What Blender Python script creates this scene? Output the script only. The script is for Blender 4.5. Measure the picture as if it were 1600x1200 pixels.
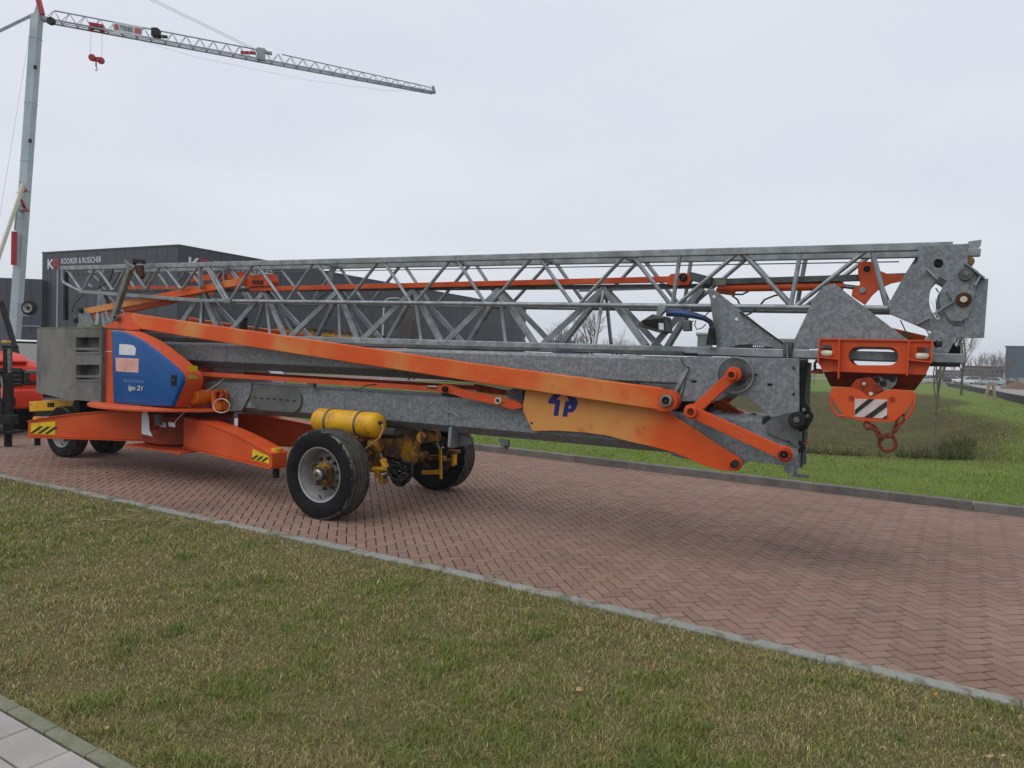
import bpy, bmesh, math, random
import numpy as np
from mathutils import Vector, Matrix
from mathutils.geometry import tessellate_polygon
random.seed(7); rng = np.random.default_rng(11)
scene = bpy.context.scene
for _o in list(bpy.data.objects):
    bpy.data.objects.remove(_o)
COL = scene.collection
PI = math.pi

# ------------------------------------------------------------------ camera
CAM_H = 1.8; FPX = 1110.0; PITCH = math.atan(38 / 1110); ROLL = 0.035
_c, _s, _cp, _sp = math.cos(ROLL), math.sin(ROLL), math.cos(PITCH), math.sin(PITCH)
CR = Vector((_c, _s * _sp, _s * _cp)); CU = Vector((-_s, _c * _sp, _c * _cp)); CF = Vector((0, _cp, -_sp))
cd = bpy.data.cameras.new('camera'); cam = bpy.data.objects.new('camera', cd); COL.objects.link(cam)
cam.matrix_world = Matrix(((CR.x, CU.x, -CF.x, 0), (CR.y, CU.y, -CF.y, 0), (CR.z, CU.z, -CF.z, CAM_H), (0, 0, 0, 1)))
cd.sensor_fit = 'HORIZONTAL'; cd.sensor_width = 36; cd.lens = 36 * FPX / 1600
cd.clip_start = 0.05; cd.clip_end = 3000
scene.camera = cam

# ------------------------------------------------------------------ sky, sun, exposure
SUN_EL, SUN_AZ = 54, 238       # degrees; azimuth measured from +Y towards +X
world = bpy.data.worlds.new('World'); scene.world = world; world.use_nodes = True
nt = world.node_tree; nt.nodes.clear()
wo = nt.nodes.new('ShaderNodeOutputWorld'); bg = nt.nodes.new('ShaderNodeBackground')
sky = nt.nodes.new('ShaderNodeTexSky'); sky.sky_type = 'NISHITA'; sky.sun_disc = False
sky.sun_elevation = math.radians(SUN_EL); sky.sun_rotation = math.radians(SUN_AZ); sky.dust_density = 4
wtc = nt.nodes.new('ShaderNodeTexCoord'); wmp = nt.nodes.new('ShaderNodeMapping'); wmp.inputs['Scale'].default_value = (1.2, 1.2, 3.5)
wn = nt.nodes.new('ShaderNodeTexNoise'); wn.inputs['Scale'].default_value = 1.6; wn.inputs['Detail'].default_value = 4
wr = nt.nodes.new('ShaderNodeValToRGB')
wr.color_ramp.elements[0].position = 0.3; wr.color_ramp.elements[0].color = (0.90, 0.93, 0.965, 1)
wr.color_ramp.elements[1].position = 0.7; wr.color_ramp.elements[1].color = (1.05, 1.045, 1.045, 1)
wm = nt.nodes.new('ShaderNodeMix'); wm.data_type = 'RGBA'; wm.blend_type = 'MULTIPLY'; wm.inputs[0].default_value = 1
wm.inputs[7].default_value = (6.6, 6.86, 7.4, 1)
wx = nt.nodes.new('ShaderNodeMix'); wx.data_type = 'RGBA'; wx.inputs[0].default_value = 0.95
L = nt.links.new
L(wtc.outputs['Generated'], wmp.inputs[0]); L(wmp.outputs[0], wn.inputs[0]); L(wn.outputs[0], wr.inputs[0])
L(wr.outputs[0], wm.inputs[6]); L(sky.outputs[0], wx.inputs[6]); L(wm.outputs[2], wx.inputs[7])
L(wx.outputs[2], bg.inputs[0]); bg.inputs[1].default_value = 0.1; L(bg.outputs[0], wo.inputs[0])
sl = bpy.data.lights.new('sun', 'SUN'); sl.energy = 1.15; sl.angle = math.radians(62); sl.color = (1, 0.97, 0.93)
so = bpy.data.objects.new('sun', sl); COL.objects.link(so)
_e, _a = math.radians(SUN_EL), math.radians(SUN_AZ)
so.rotation_euler = Vector((-math.sin(_a) * math.cos(_e), -math.cos(_a) * math.cos(_e), -math.sin(_e))).to_track_quat('-Z', 'Y').to_euler()
vs = scene.view_settings
vs.view_transform = 'Standard'; vs.look = 'None'; vs.exposure = 0.25; vs.gamma = 1; vs.use_curve_mapping = False

# ------------------------------------------------------------------ photo geometry helpers (points at their real depth)
def ray(px, py):
    return ((px - 800) / FPX) * CR + (-(py - 600) / FPX) * CU + CF
def gz(px, py, z=0.0):
    d = ray(px, py); t = (z - CAM_H) / d.z
    return Vector((0, 0, CAM_H)) + t * d
def gy(px, py, y):
    d = ray(px, py); return Vector((0, 0, CAM_H)) + d * (y / d.y)
MO = Vector((-1.42721, 8.69471, 0)); MA = math.radians(62)
MU = Vector((math.sin(MA), -math.cos(MA), 0)); MN = Vector((math.cos(MA), math.sin(MA), 0))
def mp(px, py, w):                      # point of the folded crane's own frame: (along, across, up)
    d = ray(px, py); c = Vector((0, 0, CAM_H)); s = (w - (c - MO).dot(MN)) / d.dot(MN); p = c + s * d
    return Vector(((p - MO).dot(MU), w, p.z))

# ------------------------------------------------------------------ materials
MATS = {}
def mat(name, c1, c2=None, scale=6.0, rough=0.6, metal=0.0, bump=0.0, bscale=40.0, lo=0.35, hi=0.65, c3=None, s3=1.5, lo3=0.55, hi3=0.75,
        rnd=0.0, stretch=None, spec=0.3, detail=5, distort=0.0, rvar=0.0, worldpos=False, chips=None):
    if name in MATS: return MATS[name]
    m = bpy.data.materials.new(name); m.use_nodes = True; MATS[name] = m
    n = m.node_tree.nodes; l = m.node_tree.links.new; b = n['Principled BSDF']
    b.inputs['Roughness'].default_value = rough; b.inputs['Metallic'].default_value = metal; b.inputs['Specular IOR Level'].default_value = spec
    b.inputs['Base Color'].default_value = (*c1, 1)
    tc = n.new('ShaderNodeTexCoord'); src = tc.outputs['Object']
    if worldpos: src = n.new('ShaderNodeNewGeometry').outputs['Position']
    if stretch:
        mpn = n.new('ShaderNodeMapping'); mpn.inputs['Scale'].default_value = stretch; l(src, mpn.inputs[0]); src = mpn.outputs[0]
    col = None
    def noise(sc, det=5, dis=0.0):
        x = n.new('ShaderNodeTexNoise'); x.inputs['Scale'].default_value = sc; x.inputs['Detail'].default_value = det
        x.inputs['Roughness'].default_value = 0.62; x.inputs['Distortion'].default_value = dis; l(src, x.inputs['Vector']); return x
    def ramp(x, a, bb):
        r = n.new('ShaderNodeMapRange'); r.inputs[1].default_value = a; r.inputs[2].default_value = bb; r.interpolation_type = 'SMOOTHSTEP'; l(x, r.inputs[0]); return r.outputs[0]
    if c2:
        nz = noise(scale, detail, distort); f = ramp(nz.outputs[0], lo, hi)
        mx = n.new('ShaderNodeMix'); mx.data_type = 'RGBA'; mx.inputs[6].default_value = (*c1, 1); mx.inputs[7].default_value = (*c2, 1)
        l(f, mx.inputs[0]); col = mx.outputs[2]
        if rvar:
            rr = n.new('ShaderNodeMapRange'); rr.inputs[3].default_value = rough - rvar; rr.inputs[4].default_value = rough + rvar; l(nz.outputs[0], rr.inputs[0]); l(rr.outputs[0], b.inputs['Roughness'])
        if c3:
            n3 = noise(s3, 6); f3 = ramp(n3.outputs[0], lo3, hi3)
            m3 = n.new('ShaderNodeMix'); m3.data_type = 'RGBA'; l(col, m3.inputs[6]); m3.inputs[7].default_value = (*c3, 1); l(f3, m3.inputs[0]); col = m3.outputs[2]
    if chips and col is not None:
        nc = noise(chips[1], 7); fc = ramp(nc.outputs[0], chips[2], chips[2] + 0.025)
        mc = n.new('ShaderNodeMix'); mc.data_type = 'RGBA'; l(col, mc.inputs[6]); mc.inputs[7].default_value = (*chips[0], 1); l(fc, mc.inputs[0]); col = mc.outputs[2]
    if rnd:
        g = n.new('ShaderNodeNewGeometry'); oi = n.new('ShaderNodeObjectInfo'); ad = n.new('ShaderNodeMath'); ad.operation = 'ADD'
        l(g.outputs['Random Per Island'], ad.inputs[0]); l(oi.outputs['Random'], ad.inputs[1])
        fr = n.new('ShaderNodeMath'); fr.operation = 'FRACT'; l(ad.outputs[0], fr.inputs[0])
        mr = n.new('ShaderNodeMapRange'); mr.inputs[3].default_value = 1 - rnd; mr.inputs[4].default_value = 1 + rnd; l(fr.outputs[0], mr.inputs[0])
        hs = n.new('ShaderNodeHueSaturation'); l(mr.outputs[0], hs.inputs['Value'])
        m2 = n.new('ShaderNodeMapRange'); m2.inputs[3].default_value = 0.94; m2.inputs[4].default_value = 1.06
        f2 = n.new('ShaderNodeMath'); f2.operation = 'MULTIPLY'; f2.inputs[1].default_value = 7.31; l(fr.outputs[0], f2.inputs[0])
        f4 = n.new('ShaderNodeMath'); f4.operation = 'FRACT'; l(f2.outputs[0], f4.inputs[0]); l(f4.outputs[0], m2.inputs[0]); l(m2.outputs[0], hs.inputs['Saturation'])
        if col is None: hs.inputs['Color'].default_value = (*c1, 1)
        else: l(col, hs.inputs['Color'])
        col = hs.outputs[0]
    if col is not None: l(col, b.inputs['Base Color'])
    if bump:
        nb = noise(bscale, 6); bp = n.new('ShaderNodeBump'); bp.inputs['Strength'].default_value = bump; bp.inputs['Distance'].default_value = 0.02
        l(nb.outputs[0], bp.inputs['Height']); l(bp.outputs[0], b.inputs['Normal'])
    return m

GALV = mat('galvanised', (0.150, 0.168, 0.180), (0.255, 0.278, 0.292), 26, 0.5, 0.35, 0.04, 60, 0.38, 0.66, (0.12, 0.13, 0.132), 1.5, 0.56, 0.85, distort=0.8, rvar=0.12, chips=((0.33, 0.35, 0.36), 17, 0.69))
GALVT = mat('galvanised_tube', (0.175, 0.198, 0.212), (0.32, 0.35, 0.365), 8, 0.45, 0.45, 0.03, 60, 0.3, 0.7, (0.13, 0.14, 0.13), 2.0, 0.55, 0.8)
GALVD = mat('galvanised_dull', (0.07, 0.075, 0.075), (0.13, 0.14, 0.14), 5, 0.62, 0.3, 0.05, 50)
GALVB = mat('weathered_steel_post', (0.14, 0.145, 0.12), (0.22, 0.225, 0.19), 8, 0.6, 0.3, 0.05, 60)
ORANGE = mat('orange_paint', (0.55, 0.068, 0.013), (0.61, 0.095, 0.024), 2.2, 0.42, 0, 0.02, 90, 0.35, 0.7, (0.42, 0.07, 0.026), 3.5, 0.6, 0.85, rvar=0.08, chips=((0.13, 0.05, 0.03), 23, 0.745))
ORANGEF = mat('faded_orange_paint', (0.66, 0.12, 0.018), (0.60, 0.36, 0.125), 1.5, 0.5, 0, 0.02, 90, 0.50, 0.62, (0.52, 0.09, 0.02), 6, 0.62, 0.8, rvar=0.08)
ORANGED = mat('dusty_orange_paint', (0.50, 0.072, 0.022), (0.60, 0.10, 0.03), 4, 0.55, 0, 0.03, 70, 0.3, 0.7, (0.20, 0.05, 0.03), 5, 0.58, 0.8, chips=((0.09, 0.045, 0.03), 21, 0.72))
GRIMSHADE = mat('grimy_shaded_red_paint', (0.20, 0.03, 0.014), (0.07, 0.022, 0.015), 6, 0.7, 0, 0.15, 60, 0.4, 0.65)  # grime, plus the shade inside the trolley hopper put into the colour
RUSTO = mat('rusty_orange_paint', (0.36, 0.05, 0.018), (0.16, 0.035, 0.02), 14, 0.65, 0, 0.15, 60, 0.4, 0.65)
BLUE = mat('blue_gelcoat', (0.004, 0.066, 0.24), (0.006, 0.082, 0.27), 2, 0.3, 0, 0.02, 20, 0.3, 0.7, (0.06, 0.14, 0.30), 4.5, 0.63, 0.75, rvar=0.1)
BLUEP = mat('blue_print', (0.008, 0.018, 0.16), rough=0.5)
CONC = mat('weathered_concrete', (0.150, 0.149, 0.142), (0.190, 0.188, 0.18), 3, 0.9, 0, 0.25, 35, 0.3, 0.7, (0.095, 0.095, 0.09), 1.6, 0.46, 0.72, chips=((0.07, 0.07, 0.066), 11, 0.675))
MOSS = mat('mossy_concrete', (0.19, 0.19, 0.12), (0.10, 0.11, 0.06), 9, 0.95, 0, 0.4, 40)
YELLOW = mat('yellow_paint', (0.66, 0.36, 0.012), (0.60, 0.30, 0.012), 3, 0.42, 0, 0.05, 50, 0.35, 0.65, (0.30, 0.14, 0.02), 5, 0.52, 0.75, chips=((0.05, 0.028, 0.016), 15, 0.645))
YELLOWR = mat('rusty_yellow_paint', (0.36, 0.17, 0.012), (0.12, 0.058, 0.018), 9, 0.7, 0, 0.25, 45, 0.40, 0.58, (0.03, 0.019, 0.012), 5, 0.47, 0.6)
STICKY = mat('yellow_sticker', (0.75, 0.52, 0.02), (0.6, 0.4, 0.02), 8, 0.45)
BLACK = mat('black_steel', (0.012, 0.012, 0.013), (0.03, 0.03, 0.03), 10, 0.55, 0, 0.1, 40)
BLACKP = mat('black_print', (0.014, 0.014, 0.016), (0.03, 0.03, 0.03), 20, 0.6)
RUBBER = mat('tyre_rubber', (0.008, 0.009, 0.010), (0.016, 0.016, 0.017), 5, 0.8, 0, 0.1, 50)
TREAD = mat('worn_tread', (0.055, 0.05, 0.045), (0.095, 0.086, 0.075), 9, 0.9, 0, 0.4, 60, 0.35, 0.65, (0.03, 0.028, 0.027), 4, 0.5, 0.7)
SCUFF = mat('scuffed_rubber', (0.02, 0.02, 0.02), (0.17, 0.16, 0.14), 14, 0.9, 0, 0.4, 60, 0.47, 0.56)
RIM = mat('silver_rim', (0.33, 0.33, 0.325), (0.22, 0.215, 0.205), 6, 0.42, 0.35, 0.05, 40, 0.4, 0.7, (0.16, 0.12, 0.09), 9, 0.62, 0.75)
RIMD = mat('grimy_rim_disc', (0.20, 0.20, 0.195), (0.12, 0.11, 0.10), 9, 0.6, 0.2, 0.1, 40, 0.4, 0.65, (0.10, 0.06, 0.035), 12, 0.58, 0.75)
RUST = mat('rust', (0.10, 0.042, 0.02), (0.05, 0.025, 0.015), 20, 0.9, 0.1, 0.4, 60)
STEEL = mat('bare_steel', (0.32, 0.32, 0.31), (0.16, 0.15, 0.14), 18, 0.38, 0.8)
WHITE = mat('white_paint', (0.72, 0.73, 0.74), (0.6, 0.6, 0.6), 10, 0.5)
PAPER = mat('white_sticker', (0.68, 0.70, 0.73), (0.56, 0.60, 0.66), 7, 0.5)
PINK = mat('faded_pink_sticker', (0.62, 0.32, 0.29), (0.68, 0.42, 0.38), 9, 0.6)
CREAM = mat('cream_lens', (0.62, 0.60, 0.46), (0.5, 0.48, 0.36), 9, 0.35)
RED = mat('red_crane_paint', (0.33, 0.016, 0.03), (0.40, 0.03, 0.045), 2, 0.45)
CREAMP = mat('cream_paint', (0.55, 0.54, 0.45), (0.62, 0.60, 0.5), 3, 0.5)
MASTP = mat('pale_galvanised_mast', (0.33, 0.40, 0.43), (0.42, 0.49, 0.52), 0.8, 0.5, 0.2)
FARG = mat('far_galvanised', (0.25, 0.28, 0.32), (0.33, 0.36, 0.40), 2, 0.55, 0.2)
ROPE = mat('wire_rope', (0.10, 0.105, 0.11), rough=0.7)
HOSE = mat('black_hose', (0.014, 0.014, 0.016), (0.03, 0.03, 0.032), 30, 0.4)
GLASS = mat('dark_glass', (0.02, 0.024, 0.03), rough=0.08, spec=0.8)
LAMPG = mat('clear_lamp', (0.65, 0.66, 0.68), rough=0.15)
REDL = mat('red_lamp', (0.45, 0.012, 0.012), rough=0.25)
AMBER = mat('amber_lamp', (0.7, 0.36, 0.06), rough=0.25)
WIREW = mat('white_cable', (0.55, 0.54, 0.5), rough=0.6)

def faded(bias=0.17):                                # orange paint bleached to ochre in soft cloudy areas
    m = bpy.data.materials.new('faded_orange'); m.use_nodes = True; n = m.node_tree.nodes; l = m.node_tree.links.new; b = n['Principled BSDF']
    b.inputs['Roughness'].default_value = 0.48
    tc = n.new('ShaderNodeTexCoord'); sx = n.new('ShaderNodeSeparateXYZ'); l(tc.outputs['Object'], sx.inputs[0])
    def nz(sc, det):
        x = n.new('ShaderNodeTexNoise'); x.inputs['Scale'].default_value = sc; x.inputs['Detail'].default_value = det; x.inputs['Roughness'].default_value = 0.5; l(tc.outputs['Object'], x.inputs[0]); return x.outputs[0]
    def mr(src, a, bb, c=0.0, d=1.0):
        r = n.new('ShaderNodeMapRange'); r.interpolation_type = 'SMOOTHSTEP'
        for k, v in ((1, a), (2, bb), (3, c), (4, d)): r.inputs[k].default_value = v
        l(src, r.inputs[0]); return r.outputs[0]
    def mt(op, a, bb):
        x = n.new('ShaderNodeMath'); x.operation = op
        for k, v in ((0, a), (1, bb)):
            if isinstance(v, float): x.inputs[k].default_value = v
            else: l(v, x.inputs[k])
        return x.outputs[0]
    win = mt('MULTIPLY', mr(sx.outputs[0], -0.6, 2.0), mr(sx.outputs[0], 2.4, 4.0, 1.0, 0.0))
    win = mt('MAXIMUM', win, mr(sx.outputs[0], -4.3, -5.2))
    f = mr(mt('ADD', mt('MULTIPLY', nz(1.5, 4), 1.0), mt('MULTIPLY', win, bias)), 0.46, 0.82)
    mx = n.new('ShaderNodeMix'); mx.data_type = 'RGBA'; mx.inputs[6].default_value = (0.62, 0.085, 0.012, 1); mx.inputs[7].default_value = (0.58, 0.30, 0.085, 1); l(mt('MULTIPLY', f, 0.85), mx.inputs[0])
    m2 = n.new('ShaderNodeMix'); m2.data_type = 'RGBA'; l(mx.outputs[2], m2.inputs[6]); m2.inputs[7].default_value = (0.44, 0.07, 0.02, 1); l(mr(nz(5.5, 6), 0.6, 0.8, 0.0, 0.6), m2.inputs[0])
    m3 = n.new('ShaderNodeMix'); m3.data_type = 'RGBA'; l(m2.outputs[2], m3.inputs[6]); m3.inputs[7].default_value = (0.13, 0.05, 0.03, 1); l(mr(nz(24, 7), 0.735, 0.76, 0.0, 0.9), m3.inputs[0])
    l(m3.outputs[2], b.inputs['Base Color']); b.inputs['Specular IOR Level'].default_value = 0.3; return m
ORANGEF = faded(); ORANGEG = faded(0.36)

for _m in (RUBBER, TREAD, SCUFF, BLACK, RUSTO): _m.node_tree.nodes['Principled BSDF'].inputs['Specular IOR Level'].default_value = 0.12

# ------------------------------------------------------------------ mesh builder
class MB:
    def __init__(s): s.v = []; s.f = []; s.mi = []
    def add(s, vs, fs, mi=0):
        o = len(s.v); s.v += [tuple(x) for x in vs]; s.f += [tuple(i + o for i in f) for f in fs]; s.mi += [mi] * len(fs); return s
    def box(s, c, size, mi=0, rot=None):
        hx, hy, hz = size[0] / 2, size[1] / 2, size[2] / 2
        vs = [Vector((x, y, z)) for x in (-hx, hx) for y in (-hy, hy) for z in (-hz, hz)]
        if rot is not None: vs = [rot @ v for v in vs]
        c = Vector(c); vs = [v + c for v in vs]
        return s.add(vs, [(0, 1, 3, 2), (4, 6, 7, 5), (0, 4, 5, 1), (2, 3, 7, 6), (0, 2, 6, 4), (1, 5, 7, 3)], mi)
    def b2(s, a, b, mi=0):
        a = Vector(a); b = Vector(b); return s.box((a + b) / 2, [abs(x) for x in (b - a)], mi)
    def frame(s, a, b, up=None):
        d = (Vector(b) - Vector(a)).normalized(); up = Vector(up) if up else Vector((0, 0, 1))
        if abs(d.dot(up)) > 0.98: up = Vector((0, 1, 0))
        x = d.cross(up).normalized(); y = x.cross(d).normalized(); return d, x, y
    def bar(s, a, b, wx, wy, mi=0, up=None):              # rectangular bar from a to b
        a = Vector(a); b = Vector(b); d, x, y = s.frame(a, b, up)
        vs = [p + x * (sx * wx / 2) + y * (sy * wy / 2) for p in (a, b) for sx, sy in ((-1, -1), (1, -1), (1, 1), (-1, 1))]
        return s.add(vs, [(3, 2, 1, 0), (4, 5, 6, 7), (0, 1, 5, 4), (1, 2, 6, 5), (2, 3, 7, 6), (3, 0, 4, 7)], mi)
    def tube(s, a, b, r, r2=None, n=8, mi=0, cap=True):
        a = Vector(a); b = Vector(b); r2 = r if r2 is None else r2; d, x, y = s.frame(a, b)
        vs = [p + (x * math.cos(2 * PI * k / n) + y * math.sin(2 * PI * k / n)) * rr for p, rr in ((a, r), (b, r2)) for k in range(n)]
        fs = [(k, (k + 1) % n, n + (k + 1) % n, n + k) for k in range(n)]
        if cap: fs += [tuple(range(n - 1, -1, -1)), tuple(range(n, 2 * n))]
        return s.add(vs, fs, mi)
    def path(s, pts, r, n=6, mi=0, closed=False):
        pts = [Vector(p) for p in pts]; m = len(pts); rings = []
        for i, p in enumerate(pts):
            if closed: d = pts[(i + 1) % m] - pts[i - 1]
            else: d = pts[min(i + 1, m - 1)] - pts[max(i - 1, 0)]
            d.normalize(); up = Vector((0, 0, 1)) if abs(d.z) < 0.9 else Vector((0, 1, 0))
            if rings and True:
                x = (px_ - d * px_.dot(d)).normalized()
            else: x = d.cross(up).normalized()
            px_ = x; y = x.cross(d)
            rr = r[i] if isinstance(r, (list, tuple)) else r
            rings.append([p + (x * math.cos(2 * PI * k / n) + y * math.sin(2 * PI * k / n)) * rr for k in range(n)])
        vs = [v for rg in rings for v in rg]; fs = []
        for i in range(m if closed else m - 1):
            j = (i + 1) % m
            fs += [(i * n + k, j * n + k, j * n + (k + 1) % n, i * n + (k + 1) % n) for k in range(n)]
        if not closed: fs += [tuple(range(n)), tuple(range((m - 1) * n + n - 1, (m - 1) * n - 1, -1))]
        return s.add(vs, fs, mi)
    def lathe(s, prof, c, n=32, mi=0, axis='Y', mis=None):   # profile of (radius, offset along axis)
        c = Vector(c); m = len(prof); vs = []
        for r, o in prof:
            for k in range(n):
                a = 2 * PI * k / n
                if axis == 'Y': vs.append(c + Vector((r * math.cos(a), o, r * math.sin(a))))
                elif axis == 'X': vs.append(c + Vector((o, r * math.cos(a), r * math.sin(a))))
                else: vs.append(c + Vector((r * math.cos(a), r * math.sin(a), o)))
        o = len(s.v); s.v += [tuple(v) for v in vs]
        for i in range(m - 1):
            s.f += [(o + i * n + k, o + i * n + (k + 1) % n, o + (i + 1) * n + (k + 1) % n, o + (i + 1) * n + k) for k in range(n)]
            s.mi += [mis[i] if mis else mi] * n
        return s
    def prism(s, loops, off, mi=0):                           # outline (with holes) extruded by the vector off
        loops = [[Vector(p) for p in lp] for lp in loops]; flat = [p for lp in loops for p in lp]; n = len(flat); off = Vector(off)
        tris = tessellate_polygon(loops)
        vs = flat + [p + off for p in flat]; fs = []
        if len(loops) == 1:
            fs = [tuple(range(n)), tuple(range(2 * n - 1, n - 1, -1))]
            if n > 4: fs = [tuple(t) for t in tris] + [tuple(i + n for i in t[::-1]) for t in tris]
        else: fs = [tuple(t) for t in tris] + [tuple(i + n for i in t[::-1]) for t in tris]
        o = 0
        for lp in loops:
            k = len(lp)
            fs += [(o + i, o + (i + 1) % k, n + o + (i + 1) % k, n + o + i) for i in range(k)]; o += k
        return s.add(vs, fs, mi)
    def loft(s, rings, mi=0, cap=True):
        n = len(rings[0]); vs = [p for r in rings for p in r]; fs = []
        for i in range(len(rings) - 1):
            fs += [(i * n + k, i * n + (k + 1) % n, (i + 1) * n + (k + 1) % n, (i + 1) * n + k) for k in range(n)]
        if cap: fs += [tuple(range(n - 1, -1, -1)), tuple(range((len(rings) - 1) * n, len(rings) * n))]
        return s.add(vs, fs, mi)
    def build(s, name, mats, parent=None, smooth=False, bevel=0.0):
        me = bpy.data.meshes.new(name); me.from_pydata(s.v, [], s.f)
        if not isinstance(mats, (list, tuple)): mats = [mats]
        for m in mats: me.materials.append(m)
        if len(mats) > 1: me.polygons.foreach_set('material_index', s.mi)
        bm = bmesh.new(); bm.from_mesh(me); bmesh.ops.recalc_face_normals(bm, faces=bm.faces); bm.to_mesh(me); bm.free()
        if smooth:
            me.polygons.foreach_set('use_smooth', [True] * len(me.polygons))
            if smooth != 'all': me.set_sharp_from_angle(angle=math.radians(38))
        me.update()
        o = bpy.data.objects.new(name, me); COL.objects.link(o)
        if parent is not None: o.parent = parent
        if bevel:
            bv = o.modifiers.new('bevel', 'BEVEL'); bv.width = bevel; bv.segments = 2; bv.limit_method = 'ANGLE'; bv.angle_limit = math.radians(40)
        return o
def tag(o, label=None, cat=None, group=None, kind=None):
    if label: o['label'] = label
    if cat: o['category'] = cat
    if group: o['group'] = group
    if kind: o['kind'] = kind
    return o
def empty(name, loc=(0, 0, 0), rz=0.0):
    o = bpy.data.objects.new(name, None); COL.objects.link(o); o.location = loc; o.rotation_euler = (0, 0, rz); o.empty_display_size = 0.2; return o
def kids(o): return [c for c in bpy.data.objects if c.parent == o]
def copy_tree(o, parent=None):
    c = o.copy(); COL.objects.link(c)
    if parent is not None: c.parent = parent
    for ch in kids(o): copy_tree(ch, c)
    return c
def text_part(name, s, m, parent, org, xd, yd, width, height, off=0.004, shear=0.0, bold=0.0):
    cu = bpy.data.curves.new('lettering', 'FONT'); cu.body = s; cu.size = 1; cu.extrude = 0.0; cu.resolution_u = 3; cu.offset = bold; cu.shear = shear
    to = bpy.data.objects.new('lettering_tmp', cu); COL.objects.link(to)
    dg = bpy.context.evaluated_depsgraph_get(); me = bpy.data.meshes.new_from_object(to.evaluated_get(dg))
    bpy.data.objects.remove(to); me.name = name
    co = np.empty(len(me.vertices) * 3); me.vertices.foreach_get('co', co); co = co.reshape(-1, 3)
    mn = co.min(0); mxx = co.max(0); co = (co - mn) / np.maximum(mxx - mn, 1e-6)
    org = Vector(org); xd = Vector(xd).normalized(); yd = Vector(yd).normalized(); nd = xd.cross(yd)
    out = [org + xd * (a * width) + yd * (b * height) + nd * off for a, b, _ in co]
    me.vertices.foreach_set('co', [q for p in out for q in p]); me.update()
    me.materials.clear(); me.materials.append(m)
    o = bpy.data.objects.new(name, me); COL.objects.link(o); o.parent = parent; return o
# ================================================================== GROUND
def vnoise(xy, cell, seed):                  # smooth value noise on world positions
    r = np.random.default_rng(seed).random((257, 257)); g = np.asarray(xy) / cell + 1000.5
    i = np.floor(g).astype(int); f = g - i; f = f * f * (3 - 2 * f); a = i % 256
    x0, y0 = a[:, 0], a[:, 1]; x1, y1 = (x0 + 1) % 256, (y0 + 1) % 256
    return (r[x0, y0] * (1 - f[:, 0]) + r[x1, y0] * f[:, 0]) * (1 - f[:, 1]) + (r[x0, y1] * (1 - f[:, 0]) + r[x1, y1] * f[:, 0]) * f[:, 1]
sstep = lambda t: np.clip(t, 0, 1) ** 2 * (3 - 2 * np.clip(t, 0, 1))
# road edges: near edge bends a little, far edge is straight
NB = Vector((-0.5, 6.02)); NL = Vector((-6.95, 9.65)); NR = Vector((2.91, 3.9))
F0 = Vector((-0.84, 13.99)); FD = Vector((6.67 + 0.84, 9.12 - 13.99)).normalized(); FN = Vector((-FD.y, FD.x))
DL = (NB - NL).normalized(); DR = (NR - NB).normalized(); NNL = Vector((-DL.y, DL.x)); NNR = Vector((-DR.y, DR.x))
def near_q(x, y):                            # distance beyond the near edge, towards the road
    a = (x - NB.x) * NNL.x + (y - NB.y) * NNL.y; b = (x - NB.x) * NNR.x + (y - NB.y) * NNR.y
    return np.maximum(a, b)
def far_q(x, y): return (x - F0.x) * FN.x + (y - F0.y) * FN.y
KERB_H = 0.12
def basin(x, y):
    d1 = (x - 11.6) * -0.8725 + (y - 15.0) * 0.489 + 0.7 * np.sin(y * 0.31)
    d2 = np.minimum(y - 14.3 + 0.25 * np.sin(x * 0.9), far_q(x, y) - 4.0); d3 = (60 - y) * 0.25; d4 = (x + 4) * 0.6
    return np.minimum(np.minimum(d1, d2), np.minimum(d3, d4))
def lawn_z(x, y):
    b = basin(x, y); xy = np.stack([x, y], -1)
    z = KERB_H - 0.015 - 1.05 * sstep(b / 4.2) + 0.05 * (vnoise(xy, 1.7, 3) - 0.5) * sstep(far_q(x, y) / 1.5) + 0.10 * (vnoise(xy, 6, 4) - 0.5) * sstep(far_q(x, y) / 4)
    return z
def verge_z(x, y):
    xy = np.stack([x, y], -1); q = -near_q(x, y)
    return -0.012 + (0.03 * (vnoise(xy, 0.45, 5) - 0.5) + 0.05 * (vnoise(xy, 2.3, 6) - 0.35)) * sstep((q - 0.1) / 0.6)

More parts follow.
